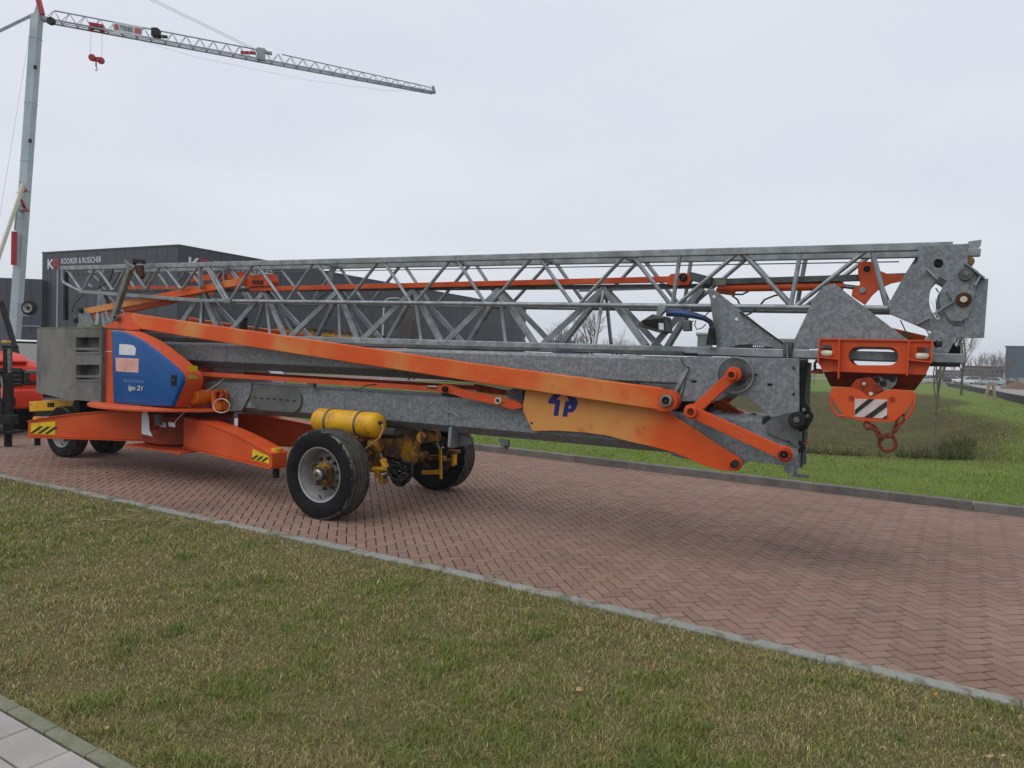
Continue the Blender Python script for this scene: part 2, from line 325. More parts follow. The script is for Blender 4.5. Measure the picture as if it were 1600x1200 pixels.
def grass_ground_mat(name, cols, scale1, scale2, dry=False):
    m = bpy.data.materials.new(name); m.use_nodes = True; n = m.node_tree.nodes; l = m.node_tree.links.new; b = n['Principled BSDF']
    b.inputs['Roughness'].default_value = 0.95; b.inputs['Specular IOR Level'].default_value = 0.15
    tc = n.new('ShaderNodeTexCoord')
    def nz(s, det): x = n.new('ShaderNodeTexNoise'); x.inputs['Scale'].default_value = s; x.inputs['Detail'].default_value = det; x.inputs['Roughness'].default_value = 0.68; l(tc.outputs['Object'], x.inputs[0]); return x.outputs[0]
    def mix(f, a, bb, lo, hi):
        r = n.new('ShaderNodeMapRange'); r.inputs[1].default_value = lo; r.inputs[2].default_value = hi; l(f, r.inputs[0])
        x = n.new('ShaderNodeMix'); x.data_type = 'RGBA'; l(r.outputs[0], x.inputs[0])
        for k, v in ((6, a), (7, bb)):
            if isinstance(v, tuple): x.inputs[k].default_value = (*v, 1)
            else: l(v, x.inputs[k])
        return x.outputs[2]
    c = mix(nz(scale1, 8), cols[0], cols[1], 0.38, 0.62); c = mix(nz(scale2, 9), c, cols[2], 0.48, 0.72)
    if dry:
        at = n.new('ShaderNodeAttribute'); at.attribute_name = 'dry'
        d = mix(nz(1.3, 7), (0.080, 0.070, 0.021), (0.044, 0.042, 0.016), 0.35, 0.65); d = mix(nz(9, 7), d, (0.115, 0.092, 0.032), 0.52, 0.78)
        c = mix(at.outputs['Fac'], c, d, 0.0, 1.0)
    l(c, b.inputs['Base Color'])
    bp = n.new('ShaderNodeBump'); bp.inputs['Strength'].default_value = 0.7; bp.inputs['Distance'].default_value = 0.04; l(nz(38, 8), bp.inputs['Height']); l(bp.outputs[0], b.inputs['Normal'])
    return m
LAWN = grass_ground_mat('lawn_ground', [(0.130, 0.190, 0.032), (0.095, 0.140, 0.026), (0.165, 0.175, 0.045)], 0.5, 3.0, True)
VERGE = grass_ground_mat('verge_ground', [(0.150, 0.128, 0.062), (0.095, 0.100, 0.036), (0.185, 0.145, 0.088)], 4.0, 45.0)

def sheet(name, S, Q, fxy, fz, m, attr=None):
    s, q = np.meshgrid(S, Q, indexing='ij'); x, y = fxy(s, q); z = fz(x.ravel(), y.ravel())
    co = np.stack([x.ravel(), y.ravel(), z], -1); a, b = len(S), len(Q)
    i = (np.arange(a - 1)[:, None] * b + np.arange(b - 1)[None]).ravel(); f = np.stack([i, i + b, i + b + 1, i + 1], -1)
    me = bpy.data.meshes.new(name); me.from_pydata(co.tolist(), [], f.tolist()); me.materials.append(m)
    if me.polygons[0].normal.z < 0: me.flip_normals()
    me.polygons.foreach_set('use_smooth', [True] * len(me.polygons))
    if attr is not None:
        at = me.attributes.new('dry', 'FLOAT', 'POINT'); at.data.foreach_set('value', attr(co[:, 0], co[:, 1]).astype(np.float32))
    o = bpy.data.objects.new(name, me); COL.objects.link(o); return tag(o, kind='structure')
S = np.concatenate([np.array([-600, -420, -300, -180, -110, -75, -55]), np.arange(-45, 46, 0.6), np.array([52, 62, 80, 110, 180, 300, 420, 600])])
Q = np.concatenate([np.array([0.13]), np.arange(0.4, 30, 0.45), np.arange(30, 90, 1.5), np.array([95, 110, 140, 190, 260, 380, 520, 760])])
ground = sheet('ground', S, Q, lambda s, q: (F0.x + s * FD.x + q * FN.x, F0.y + s * FD.y + q * FN.y), lawn_z, LAWN,
               lambda x, y: np.clip(sstep((basin(x, y) + 0.6) / 1.6) * 1.25 * (0.55 + 0.9 * vnoise(np.stack([x, y], -1), 2.2, 9)), 0, 1))
SV = np.concatenate([np.array([-400, -120, -50, -30]), np.arange(-20, 14, 0.18), np.array([20, 40, 120, 400])])
QV = np.concatenate([np.arange(0.09, 5.6, 0.16), np.array([7, 10, 20, 60, 200, 500])])
def vxy(s, q):
    k = s <= 0; dx = np.where(k, DL.x, DR.x); dy = np.where(k, DL.y, DR.y)
    sm = np.clip((s + 3) / 6, 0, 1); nx = NNL.x * (1 - sm) + NNR.x * sm; ny = NNL.y * (1 - sm) + NNR.y * sm
    return NB.x + s * dx - q * nx, NB.y + s * dy - q * ny
# paved path in the lower left corner
PV0 = Vector(gz(48.5, 1136.4)[:2]); PD = Vector((math.cos(math.radians(-30.5)), math.sin(math.radians(-30.5)))); PN = Vector((-PD.y, PD.x))
def path_q(x, y): return (x - PV0.x) * PN.x + (y - PV0.y) * PN.y        # positive on the verge side of the tiles
verge = sheet('verge', SV, QV, vxy, lambda x, y: verge_z(x, y) - 0.05 * sstep((0.12 - path_q(x, y)) / 0.08), VERGE)

# ---- road of herringbone clinker bricks
SAND = mat('joint_sand', (0.020, 0.016, 0.014), (0.034, 0.027, 0.023), 30, 0.95, 0, 0.3, 80)
BRICK = mat('clinker_brick', (0.225, 0.143, 0.108), (0.27, 0.176, 0.138), 0.9, 0.85, 0, 0.35, 90, 0.3, 0.7, (0.165, 0.105, 0.086), 0.45, 0.50, 0.74, rnd=0.10, spec=0.2, worldpos=True, chips=((0.125, 0.085, 0.068), 5, 0.70))
def fsheet(name, pts, z, m):
    me = bpy.data.meshes.new(name); me.from_pydata([(p[0], p[1], z) for p in pts], [], [tuple(range(len(pts)))]); me.materials.append(m)
    if me.polygons[0].normal.z < 0: me.flip_normals()
    o = bpy.data.objects.new(name, me); COL.objects.link(o); return o
pL = NB - DL * 400; pR = NB + DR * 400; fL = F0 - FD * 400 + FN * 0.1; fR = F0 + FD * 400 + FN * 0.1
road = tag(fsheet('road', [pL, NB, pR, fR, fL], -0.014, SAND), kind='structure')
BL, BW = 0.186, 0.093
ang = math.radians(-32.4 + 45); BX = Vector((math.cos(ang), math.sin(ang))); BY = Vector((-BX.y, BX.x)); B0 = Vector((0.03, 5.72))
def clip(poly, p0, nrm):
    out = []; d = [(p - p0).dot(nrm) for p in poly]
    for i in range(len(poly)):
        j = (i + 1) % len(poly)
        if d[i] >= 0: out.append(poly[i])
        if (d[i] >= 0) != (d[j] >= 0): out.append(poly[i] + (poly[j] - poly[i]) * (d[i] / (d[i] - d[j])))
    return out
bricks = []
N = 330
for i in range(-N, N):
    for j in range(-N, N):
        k = (i - j) % 4
        if k == 0: w_, h_ = 2, 1
        elif k == 3: w_, h_ = 1, 2
        else: continue
        cx, cy = (i + w_ / 2) * BW, (j + h_ / 2) * BW
        X = B0.x + cx * BX.x + cy * BY.x; Y = B0.y + cx * BX.y + cy * BY.y
        if Y < 1.0 or abs(X) > 0.86 * Y + 1.6 or Y > 24.5: continue
        fq = (X - F0.x) * FN.x + (Y - F0.y) * FN.y
        if fq > 0.1: continue
        left = X < NB.x; d0, nn = (DL, NNL) if left else (DR, NNR)
        nq = (X - NB.x) * nn.x + (Y - NB.y) * nn.y
        if nq < -0.1: continue
        bricks.append((X, Y, w_ == 2, nq, fq, nn))
def ring_mesh(v, f, poly, z, n_in=0.004):
    c = sum(poly, Vector((0, 0))) / len(poly); o = len(v); m = len(poly)
    def shr(p, d): e = c - p; return p + e * min(0.5, d / max(e.length, 1e-4)) * 1.5
    for d, zz in ((n_in, z), (0.0008, z - 0.004), (0.0008, z - 0.02)):
        for p in poly: q = shr(p, d); v.append((q.x, q.y, zz))
    f.append(tuple(range(o, o + m)))
    for r_ in (0, 1):
        a = o + r_ * m
        for t in range(m): f.append((a + t, a + m + t, a + m + (t + 1) % m, a + (t + 1) % m))
G = 0.0042
def rect(w, h): return [Vector((-w / 2 + G, -h / 2 + G)), Vector((w / 2 - G, -h / 2 + G)), Vector((w / 2 - G, h / 2 - G)), Vector((-w / 2 + G, h / 2 - G))]
bv, bf = [], []; ring_mesh(bv, bf, rect(BL, BW), 0.0)
bme = bpy.data.meshes.new('brick'); bme.from_pydata(bv, [], bf); bme.materials.append(BRICK)
def inview(X, Y):
    u_ = X / Y * FPX; return abs(u_) < 800 and CAM_H / Y * FPX < 640
cand = sorted([b for b in bricks if b[3] > 0.12 and b[4] < -0.12 and inview(b[0], b[1])], key=lambda b: b[0] ** 2 + b[1] ** 2)
near = set((b[0], b[1]) for b in cand[:300])
rv, rf = [], []
rr = random.Random(3)
for b in bricks:
    X, Y, hor, nq, fq, nn = b
    z = rr.uniform(-0.0022, 0.0016) + (-0.0012 if rr.random() < 0.08 else 0)
    if (X, Y) in near:
        o = bpy.data.objects.new('brick', bme); COL.objects.link(o); o.location = (X, Y, z); o.rotation_euler = (rr.gauss(0, 0.006), rr.gauss(0, 0.006), ang + (0 if hor else PI / 2) + rr.gauss(0, 0.004)); o.parent = road
    else:
        e = rr.gauss(0, 0.004); cx = (BX if hor else BY); ax = Vector((cx.x - cx.y * e, cx.y + cx.x * e)); ay = Vector((-ax.y, ax.x))
        poly = [Vector((X, Y)) + ax * p.x + ay * p.y for p in rect(BL, BW)]
        if nq < 0.12: poly = clip(poly, NB, nn)
        if fq > -0.12 and len(poly) > 2: poly = clip(poly, F0 - FN * 0.004, -FN)
        if len(poly) > 2: ring_mesh(rv, rf, poly, z)
me = bpy.data.meshes.new('brick_paving'); me.from_pydata(rv, [], rf); me.materials.append(BRICK); me.validate()
o = bpy.data.objects.new('brick_paving', me); COL.objects.link(o); o.parent = road; o['kind'] = 'stuff'

# ---- kerbs
KERBN = mat('pale_kerb_concrete', (0.23, 0.235, 0.215), (0.30, 0.30, 0.28), 5, 0.92, 0, 0.3, 70, 0.3, 0.7, (0.135, 0.13, 0.10), 5, 0.47, 0.62, rnd=0.12, worldpos=True)
KERBF = mat('grey_kerb_concrete', (0.125, 0.115, 0.105), (0.175, 0.162, 0.15), 5, 0.92, 0, 0.35, 70, 0.3, 0.7, (0.08, 0.078, 0.065), 2, 0.52, 0.75, rnd=0.14, worldpos=True)
def kerb_run(name, p0, d, nrm, s0, s1, step, width, ztop, zbot, m, jit):
    base = fsheet(name, [p0 + d * s0, p0 + d * s1, p0 + d * s1 + nrm * width, p0 + d * s0 + nrm * width], zbot - 0.003, SAND); tag(base, kind='structure')
    s = s0; rk = random.Random(len(name))
    stone = None
    while s < s1 - 0.01:
        if stone is None:
            L_ = step - 0.004; b = 0.012; hz = ztop - zbot
            pr = [(0, 0), (0, hz - b), (b * 0.4, hz - b * 0.3), (b, hz), (width - b, hz), (width, hz - b), (width, 0)]
            mb = MB(); mb.loft([[Vector((x, a, z)) for a, z in pr] for x in (0.004, 0.004 + L_)])
            stone = mb.build('kerb_stone', m, base); o = stone
        else:
            o = stone.copy(); COL.objects.link(o)
        q = p0 + d * s + nrm * (rk.uniform(-jit, jit) + (width if nrm.dot(Vector((-d.y, d.x))) < 0 else 0)); o.location = (q.x, q.y, zbot + rk.uniform(-jit, jit) * 0.5)
        o.rotation_euler = (rk.gauss(0, jit * 0.6), 0, math.atan2(d.y, d.x) + rk.gauss(0, jit * 0.35)); s += step
    return base
kerb_run('kerb', NB, DL, -NNL, -17.0, -0.02, 1.0, 0.105, 0.012, -0.10, KERBN, 0.006)
kerb_run('kerb', NB, DR, -NNR, 0.0, 9.0, 1.0, 0.105, 0.012, -0.10, KERBN, 0.006)
kerb_run('kerb', F0, FD, FN, -9.6, 16.4, 1.0, 0.14, KERB_H, -0.02, KERBF, 0.0015)

# ---- grit lying along the kerbs
gr_ = random.Random(17); mb = MB()
for i in range(1500):
    s_ = gr_.uniform(-11, 4.5); q_ = abs(gr_.gauss(0, 0.10)) + 0.01; d_, n_ = (DL, NNL) if s_ < 0 else (DR, NNR); p = NB + d_ * s_ + n_ * q_
    z_ = gr_.uniform(0.0022, 0.006)
    if math.sin(s_ * 3.1) + math.sin(s_ * 1.3 + 1) + gr_.uniform(-1.6, 0.4) < 0.2: continue
    mb.box((p.x, p.y, z_ * 0.6), (z_ * gr_.uniform(1.2, 2.4), z_ * gr_.uniform(1.2, 2.4), z_), 0, Matrix.Rotation(gr_.uniform(0, 3), 3, 'Z'))
tag(mb.build('grit', mat('pale_grit', (0.26, 0.23, 0.19), (0.14, 0.115, 0.09), 40, 0.95, worldpos=True)), 'fine pale grit scattered on the bricks along the near kerb', 'grit', kind='stuff')

# ---- tiled path in the corner: tiles and a row of edging strips
TILE = mat('grey_paving_tile', (0.30, 0.29, 0.265), (0.37, 0.355, 0.325), 4, 0.9, 0, 0.25, 90, 0.3, 0.7, (0.2, 0.2, 0.18), 2, 0.55, 0.8, rnd=0.07, worldpos=True)
EDGE = mat('mossy_edging_concrete', (0.20, 0.20, 0.155), (0.15, 0.155, 0.09), 9, 0.95, 0, 0.4, 60, 0.35, 0.65)
far_pt = PV0 - PN * 0.012
paving = tag(fsheet('pavement', [far_pt + PN * 0.09 - PD * 3, far_pt + PN * 0.09 + PD * 3, far_pt - PN * 3 + PD * 3, far_pt - PN * 3 - PD * 3], -0.022, SAND), kind='structure')
def slab(w, h, th, m, name):
    pr = 0.006; mb = MB()
    ring = lambda i, z: [Vector((i, i, z)), Vector((w - i, i, z)), Vector((w - i, h - i, z)), Vector((i, h - i, z))]
    mb.loft([ring(0.003, -th), ring(0.003, -pr), ring(0.003 + pr, 0)]); return mb.build(name, m, paving)
t0 = slab(0.345, 0.19, 0.04, TILE, 'paving_tile'); e0 = slab(0.345, 0.075, 0.05, EDGE, 'edging_strip'); ft = fe = True
rp = random.Random(9)
for i in range(-3, 5):
    for j in range(-5, 0):
        o = t0 if ft else t0.copy()
        if not ft: COL.objects.link(o)
        ft = False; q = PV0 + PD * (i * 0.345) + PN * (j * 0.19 + 0.0); o.location = (q.x, q.y, rp.uniform(0.0, 0.007)); o.rotation_euler = (rp.gauss(0, .006), rp.gauss(0, .006), math.radians(-30.5) + rp.gauss(0, .006))
    o = e0 if fe else e0.copy()
    if not fe: COL.objects.link(o)
    fe = False; q = PV0 + PD * (i * 0.345 + 0.1) + PN * 0.004; o.location = (q.x, q.y, rp.uniform(0.006, 0.014)); o.rotation_euler = (rp.gauss(0, .012), 0, math.radians(-30.5) + rp.gauss(0, .014))

# ---- other roads
PINKR = mat('far_clinker_road', (0.20, 0.135, 0.115), (0.26, 0.18, 0.155), 1.0, 0.85, 0, 0.3, 8)
ASPH = mat('far_asphalt', (0.22, 0.22, 0.21), (0.28, 0.275, 0.26), 0.5, 0.9)
def strip(name, pts, wid, m, dz=0.012, n=60):
    v, f = [], []; pts = [Vector(p) for p in pts]
    segs = []
    for a, b in zip(pts[:-1], pts[1:]): segs += [a.lerp(b, t / n) for t in range(n)]
    segs.append(pts[-1])
    K = 5
    for i, p in enumerate(segs):
        d = (segs[min(i + 1, len(segs) - 1)] - segs[max(i - 1, 0)]).normalized(); nn = Vector((-d.y, d.x))
        for k in range(K + 1): q = p + nn * wid * (k / K - 0.5); v.append((q.x, q.y))
    v = np.array(v); z = np.maximum(lawn_z(v[:, 0], v[:, 1]), KERB_H - 0.03) + dz + 0.02
    for i in range(len(segs) - 1):
        for k in range(K): a = i * (K + 1) + k; f.append((a, a + 1, a + K + 2, a + K + 1))
    me = bpy.data.meshes.new(name); me.from_pydata([(*p, zz) for p, zz in zip(v.tolist(), z)], [], f); me.materials.append(m)
    if me.polygons[0].normal.z < 0: me.flip_normals()
    o = bpy.data.objects.new(name, me); COL.objects.link(o); return tag(o, kind='structure')
strip('far_road', [(-70, 66), (-20, 52), (-9, 51), (-3, 62), (6, 120)], 8.0, PINKR, n=24)
# yard of clinker between the road and the hall, joining the road by a ramp
yq = [(-9.8, 0.0, -0.004), (-60, 0.0, -0.004), (-60, 1.2, 0.16), (-10.4, 1.2, 0.16)]
yv = [(*(F0 + FD * s + FN * q), z) for s, q, z in yq] + [(-80, 75, 0.2), (-24, 47, 0.2)]
me = bpy.data.meshes.new('yard'); me.from_pydata(yv, [], [(0, 1, 2, 3), (3, 2, 4, 5)]); me.materials.append(PINKR)
if me.polygons[0].normal.z < 0: me.flip_normals()
tag(COL.objects.link(bpy.data.objects.new('yard', me)) or bpy.data.objects['yard'], kind='structure')
strip('car_park_road', [(31, 21), (43.5, 46), (57, 69), (73, 98), (96, 137)], 15, ASPH, 0.02, 40)
strip('car_park', [(20, 146), (180, 140)], 18, ASPH, 0.04, 40)

# ---- grass blades
def blade_mesh(name, n, area, zf, hlo, hhi, wmin, wk, seed, cols, rlo, rhi, theta, weights, cells=(0.55, 1.6)):
    r_ = np.random.default_rng(seed); rad = np.exp(r_.uniform(math.log(rlo), math.log(rhi), n)); th = r_.uniform(theta[0], theta[1], n)
    x = rad * np.sin(th); y = rad * np.cos(th); xy = np.stack([x, y], -1)
    pn = 0.38 * vnoise(xy, cells[0] * 0.3, seed + 9) + 0.30 * vnoise(xy, cells[0] * 1.4, seed + 1) + 0.32 * vnoise(xy, cells[1], seed + 2)
    keep = area(x, y) & (r_.random(n) < np.clip(0.15 + 1.5 * vnoise(xy, 0.09, seed + 5), 0.3, 1))
    x, y, rad, pn, xy = x[keep], y[keep], rad[keep], pn[keep], xy[keep]; n = len(x); z = zf(x, y) - 0.004
    tuft = vnoise(xy, 0.21, seed + 7)
    h = r_.uniform(hlo, hhi, n) * (0.55 + 0.75 * tuft + 0.5 * (pn > 0.6)); w = np.maximum(wmin, wk * rad) * r_.uniform(0.7, 1.3, n)
    az = r_.uniform(0, 2 * PI, n) + 2.2 * vnoise(xy, 0.3, seed + 8); lean = r_.uniform(0.35, 1.35, n)
    dx, dy = np.cos(az), np.sin(az); fx, fy = -dy, dx
    yaw = r_.uniform(0, 2 * PI, n); bx, by = np.cos(yaw), np.sin(yaw)
    co = np.empty((n, 5, 3)); out = h * np.sin(lean); up = h * np.cos(lean)
    for k, sgn in ((0, -1), (1, 1)): co[:, k] = np.stack([x + bx * w * sgn / 2, y + by * w * sgn / 2, z], -1)
    mx_, my_, mz_ = x + dx * out * 0.38, y + dy * out * 0.38, z + up * 0.62 + h * 0.10
    for k, sgn in ((2, 1), (3, -1)): co[:, k] = np.stack([mx_ + bx * w * sgn * 0.4, my_ + by * w * sgn * 0.4, mz_], -1)
    co[:, 4] = np.stack([x + dx * out, y + dy * out, z + up], -1)
    base = np.arange(n) * 5
    loops = np.stack([base, base + 1, base + 2, base + 3, base + 3, base + 2, base + 4], -1).ravel()
    me = bpy.data.meshes.new(name); me.vertices.add(n * 5); me.vertices.foreach_set('co', co.ravel())
    me.loops.add(n * 7); me.loops.foreach_set('vertex_index', loops.astype(np.int32)); me.polygons.add(n * 2)
    st = np.stack([np.arange(n) * 7, np.arange(n) * 7 + 4], -1).ravel(); me.polygons.foreach_set('loop_start', st.astype(np.int32))
    C = np.array(cols); kind = weights(pn, r_.random(n), x, y); c = C[kind] * r_.uniform(0.55, 1.45, (n, 1)) * r_.uniform(0.92, 1.08, (n, 3))
    ca = me.color_attributes.new('tint', 'FLOAT_COLOR', 'POINT'); cc = np.ones((n, 5, 4), np.float32); cc[:, :, :3] = np.clip(c, 0, 1)[:, None]
    ca.data.foreach_set('color', cc.ravel()); me.update(); me.validate()
    m = MATS.get('grass_blade')
    if m is None:
        m = bpy.data.materials.new('grass_blade'); m.use_nodes = True; MATS['grass_blade'] = m; nn = m.node_tree.nodes; b = nn['Principled BSDF']
        a = nn.new('ShaderNodeVertexColor'); a.layer_name = 'tint'; m.node_tree.links.new(a.outputs[0], b.inputs['Base Color'])
        b.inputs['Roughness'].default_value = 0.6; b.inputs['Specular IOR Level'].default_value = 0.25
        tr = nn.new('ShaderNodeBsdfTranslucent'); mxs = nn.new('ShaderNodeMixShader'); mxs.inputs[0].default_value = 0.25
        m.node_tree.links.new(a.outputs[0], tr.inputs[0]); m.node_tree.links.new(b.outputs[0], mxs.inputs[1]); m.node_tree.links.new(tr.outputs[0], mxs.inputs[2])
        m.node_tree.links.new(mxs.outputs[0], nn['Material Output'].inputs[0])
    me.materials.append(m)
    o = bpy.data.objects.new(name, me); COL.objects.link(o); return o
GC = [(0.21, 0.265, 0.060), (0.31, 0.295, 0.096), (0.44, 0.36, 0.175), (0.29, 0.22, 0.108), (0.58, 0.50, 0.30), (0.130, 0.195, 0.044)]
def wv(pn, u, x, y):
    g_ = np.clip((pn - 0.36) / 0.30, 0, 1); k = np.full(len(u), 2)
    pg = 0.16 + 0.74 * g_
    k[u < pg] = 0; k[u < pg * 0.55] = 1; k[u < pg * 0.25] = 5; rest = u >= pg; t = (u - pg) / (1 - pg)
    k[rest & (t < 0.40)] = 3; k[rest & (t >= 0.40) & (t < 0.78)] = 2; k[rest & (t >= 0.78)] = 1; k[rest & (t >= 0.95)] = 4
    return k
g1 = blade_mesh('grass', 1200000, lambda x, y: (near_q(x, y) < -0.088 + 0.03 * vnoise(np.stack([x, y], -1), 0.12, 31)) & (path_q(x, y) > 0.055 + 0.03 * vnoise(np.stack([x, y], -1), 0.1, 32)), verge_z,
                0.018, 0.046, 0.0034, 0.00095, 21, GC, 1.9, 17, (-0.95, 0.9), wv, (0.4, 1.9))
tag(g1, 'short matted green and straw coloured grass on the near verge', 'grass', kind='stuff')
LC = [(0.185, 0.275, 0.042), (0.23, 0.295, 0.055), (0.27, 0.235, 0.09), (0.15, 0.125, 0.042), (0.3, 0.26, 0.11), (0.14, 0.225, 0.034)]
def wl(pn, u, x, y):
    dry = sstep((basin(x, y) + 0.4) / 1.4) * 0.85; k = np.zeros(len(u), int); pg = (0.55 + 0.45 * pn) * (1 - dry * 0.8)
    k[u < pg * 0.6] = 1; k[u < pg * 0.3] = 5; rest = u >= pg; t = (u - pg) / (1 - pg + 1e-6); k[rest] = 3; k[rest & (t > 0.65)] = 2; return k
g2 = blade_mesh('grass', 260000, lambda x, y: (far_q(x, y) > 0.17), lawn_z, 0.022, 0.05, 0.004, 0.00075, 41, LC, 9.5, 60, (-0.75, 0.75), wl, (1.2, 4.0))
tag(g2, 'bright green mown grass of the field beyond the road', 'grass', kind='stuff')
_rt = np.random.default_rng(83); TX = []
for _ in range(170):
    _r = math.exp(_rt.uniform(math.log(2.4), math.log(11))); _t = _rt.uniform(-0.8, 0.75); TX.append((_r * math.sin(_t), _r * math.cos(_t), _rt.uniform(0.03, 0.09)))
TX = np.array(TX)
def tufty(x, y):
    ok = np.zeros(len(x), bool)
    for a, b, c in TX: ok |= (x - a) ** 2 + (y - b) ** 2 < (c * np.abs(_rt.normal(0, 0.75, len(x)))) ** 2
    return ok & (near_q(x, y) < -0.14) & (path_q(x, y) > 0.09)
g4 = blade_mesh('grass_tufts', 900000, tufty, verge_z, 0.034, 0.066, 0.0032, 0.001, 101, [GC[5], GC[0], GC[1], GC[3], GC[2], (0.08, 0.135, 0.03)], 2.2, 11.5, (-0.82, 0.78), wv)
tag(g4, 'taller darker green grass tufts dotted over the near verge', 'grass', kind='stuff')
# rushes at the bottom of the basin
def rushes(x, y): return (basin(x, y) > 0.9) & (y < 18.6) & (x > 2.0) & (vnoise(np.stack([x, y], -1), 0.7, 5) > 0.30)
RC = [(0.060, 0.085, 0.022), (0.085, 0.10, 0.03), (0.16, 0.13, 0.05), (0.11, 0.09, 0.035), (0.2, 0.16, 0.08), (0.045, 0.07, 0.02)]
g3 = blade_mesh('rushes', 220000, rushes, lawn_z, 0.14, 0.36, 0.006, 0.0007, 61, RC, 13, 24, (0.1, 0.72), wv)
tag(g3, 'dark green rushes growing in the bottom of the grassy basin', 'rushes', kind='stuff')
# dry straw lying on the verge
rs = random.Random(5); mb = MB()
c0 = gz(215, 818)
for i in range(46):
    a = rs.uniform(0, PI); l_ = rs.uniform(0.06, 0.17); p = Vector((c0.x + rs.gauss(0, 0.42), c0.y + rs.gauss(0, 0.16), 0.03 + rs.uniform(0, 0.02))); d = Vector((math.cos(a), math.sin(a), rs.uniform(-.2, .2))) * l_
    mb.tube(p - d / 2, p + d / 2, 0.004, 0.003, 5)
tag(mb.build('straw', mat('dry_straw', (0.40, 0.32, 0.17), (0.30, 0.22, 0.11), 9, 0.8)), 'loose dry straw stalks scattered on the left of the verge', 'straw', kind='stuff')
LEAFC = [mat('pale_dead_leaf', (0.42, 0.32, 0.15), (0.30, 0.2, 0.09), 20, 0.8), mat('orange_dead_leaf', (0.40, 0.17, 0.05), (0.28, 0.12, 0.04), 20, 0.8)]
for (px, py, k, sz, lab) in ((1543, 1181, 0, 0.022, 'pale dead leaf lying by the bottom right corner'), (1566, 1180, 0, 0.016, 'small pale dead leaf rightmost in the bottom right grass'), (1464, 1086, 1, 0.020, 'orange dead leaf in the grass below the pale kerb, right'),
                            (1337, 1053, 0, 0.017, 'pale dead leaf in the grass just under the kerb'), (905, 1078, 0, 0.03, 'brown dead leaf in the middle of the near grass'), (165, 1138, 0, 0.016, 'small white fleck of leaf near the tiled path')):
    p = gz(px, py, 0.03); pts = []; a0 = rs.uniform(0, 6)
    for t in range(9):
        a = 2 * PI * t / 9; r_ = sz * (1 if t not in (0,) else 1.5) * (0.65 if t in (2, 3, 6, 7) else 1); pts.append(Vector((p.x + r_ * math.cos(a + a0), p.y + 0.7 * r_ * math.sin(a + a0), p.z + 0.25 * sz * math.cos(2 * a))))
    mb = MB(); mb.prism([pts], (0, 0, 0.0015)); tag(mb.build('dead_leaf', LEAFC[k]), lab, 'leaf', 'dead leaves on the verge')
# ================================================================== FOLDED SELF-ERECTING CRANE ON ITS TRANSPORT AXLES
crane = tag(empty('folded_tower_crane', MO, math.radians(-28)), 'folded orange and galvanised self-erecting tower crane standing on road wheels', 'crane')
def P(px, py, w): return mp(px, py, w)
def plate(name, pxs, w, th, m, parent=None, holes=(), bevel=0.004, smooth=False):
    lp = [[P(x, y, w) for x, y in pxs]] + [[P(x, y, w) if not isinstance(x, Vector) else x for x, y in h] if not isinstance(h[0], Vector) else h for h in holes]
    return MB().prism(lp, (0, th, 0)).build(name, m, parent or crane, smooth, bevel)
def circ(px, py, rpx, w, n=24, a0=0.0, a1=2 * PI):
    c = P(px, py, w); r = (P(px, py - rpx, w).z - c.z); full = abs(a1 - a0 - 2 * PI) < 1e-6
    return [c + Vector((r * math.cos(a0 + (a1 - a0) * k / (n if full else n - 1)), 0, r * math.sin(a0 + (a1 - a0) * k / (n if full else n - 1)))) for k in range(n)]
def disc(name, px, py, rpx, w, th, m, parent=None, n=28, bevel=0.003, hole=None):
    lp = [circ(px, py, rpx, w, n)] + ([circ(px, py, hole, w, n)] if hole else [])
    return MB().prism(lp, (0, th, 0)).build(name, m, parent or crane, True, bevel)
def tubep(name, a, b, r, m, parent=None, n=10): return MB().tube(a, b, r, None, n).build(name, m, parent or crane, True)
def pin(px, py, r1, w, parent, dark=BLACK, ring=ORANGE):           # a pin head: raised ring, dark bore, bolt
    c = P(px, py, w); s = P(px, py - r1, w).z - c.z
    o = MB().lathe([(s * .62, 0.0), (s, 0.0), (s, -0.035), (s * .86, -0.045), (s * .62, -0.045), (s * .62, 0.0)], c, 24).build('pin_ring', ring, parent, True)
    MB().lathe([(0.0001, -0.02), (s * .6, -0.02), (s * .6, 0.01)], c, 20).build('pin_bore', dark, parent, True)
    MB().lathe([(0.0001, -0.036), (s * .26, -0.036), (s * .3, -0.03), (s * .3, 0.0)], c, 6).build('bolt', RUST, parent)
    return o
# ------------------------------------------------------------------ lower and upper tower boxes (chamfered sections)
def boxbeam(name, t0, t1, ztop, zl, zb, hw, hwb, m, parent=None, tops=0.03, n=1):
    pr = [(-hw + tops, ztop), (-hw, ztop - tops), (-hw, zl), (-hwb, zb), (hwb, zb), (hw, zl), (hw, ztop - tops), (hw - tops, ztop)]
    return MB().loft([[Vector((t, a, z)) for a, z in pr] for t in (t0, t1)]).build(name, m, parent or crane, False, 0.008)
lower = boxbeam('lower_tower_box', -2.95, 4.35, 1.36, 1.04, 0.955, 0.34, 0.24, GALV)
upper = boxbeam('upper_tower_box', -4.1, 3.6, 1.885, 1.635, 1.54, 0.34, 0.22, GALV)
MB().b2((-4.0, -0.30, 1.9), (3.6, 0.30, 1.935)).build('top_flange', GALVD, upper)
MB().path([P(560, 541, -0.27), P(740, 543, -.27), P(900, 549, -.27), P(1090, 553, -.27)], 0.012).build('cable', HOSE, upper)
MB().bar(P(752, 544, -0.29), P(896, 549.5, -.29), 0.012, 0.02).build('blue_strip', BLUE, upper)
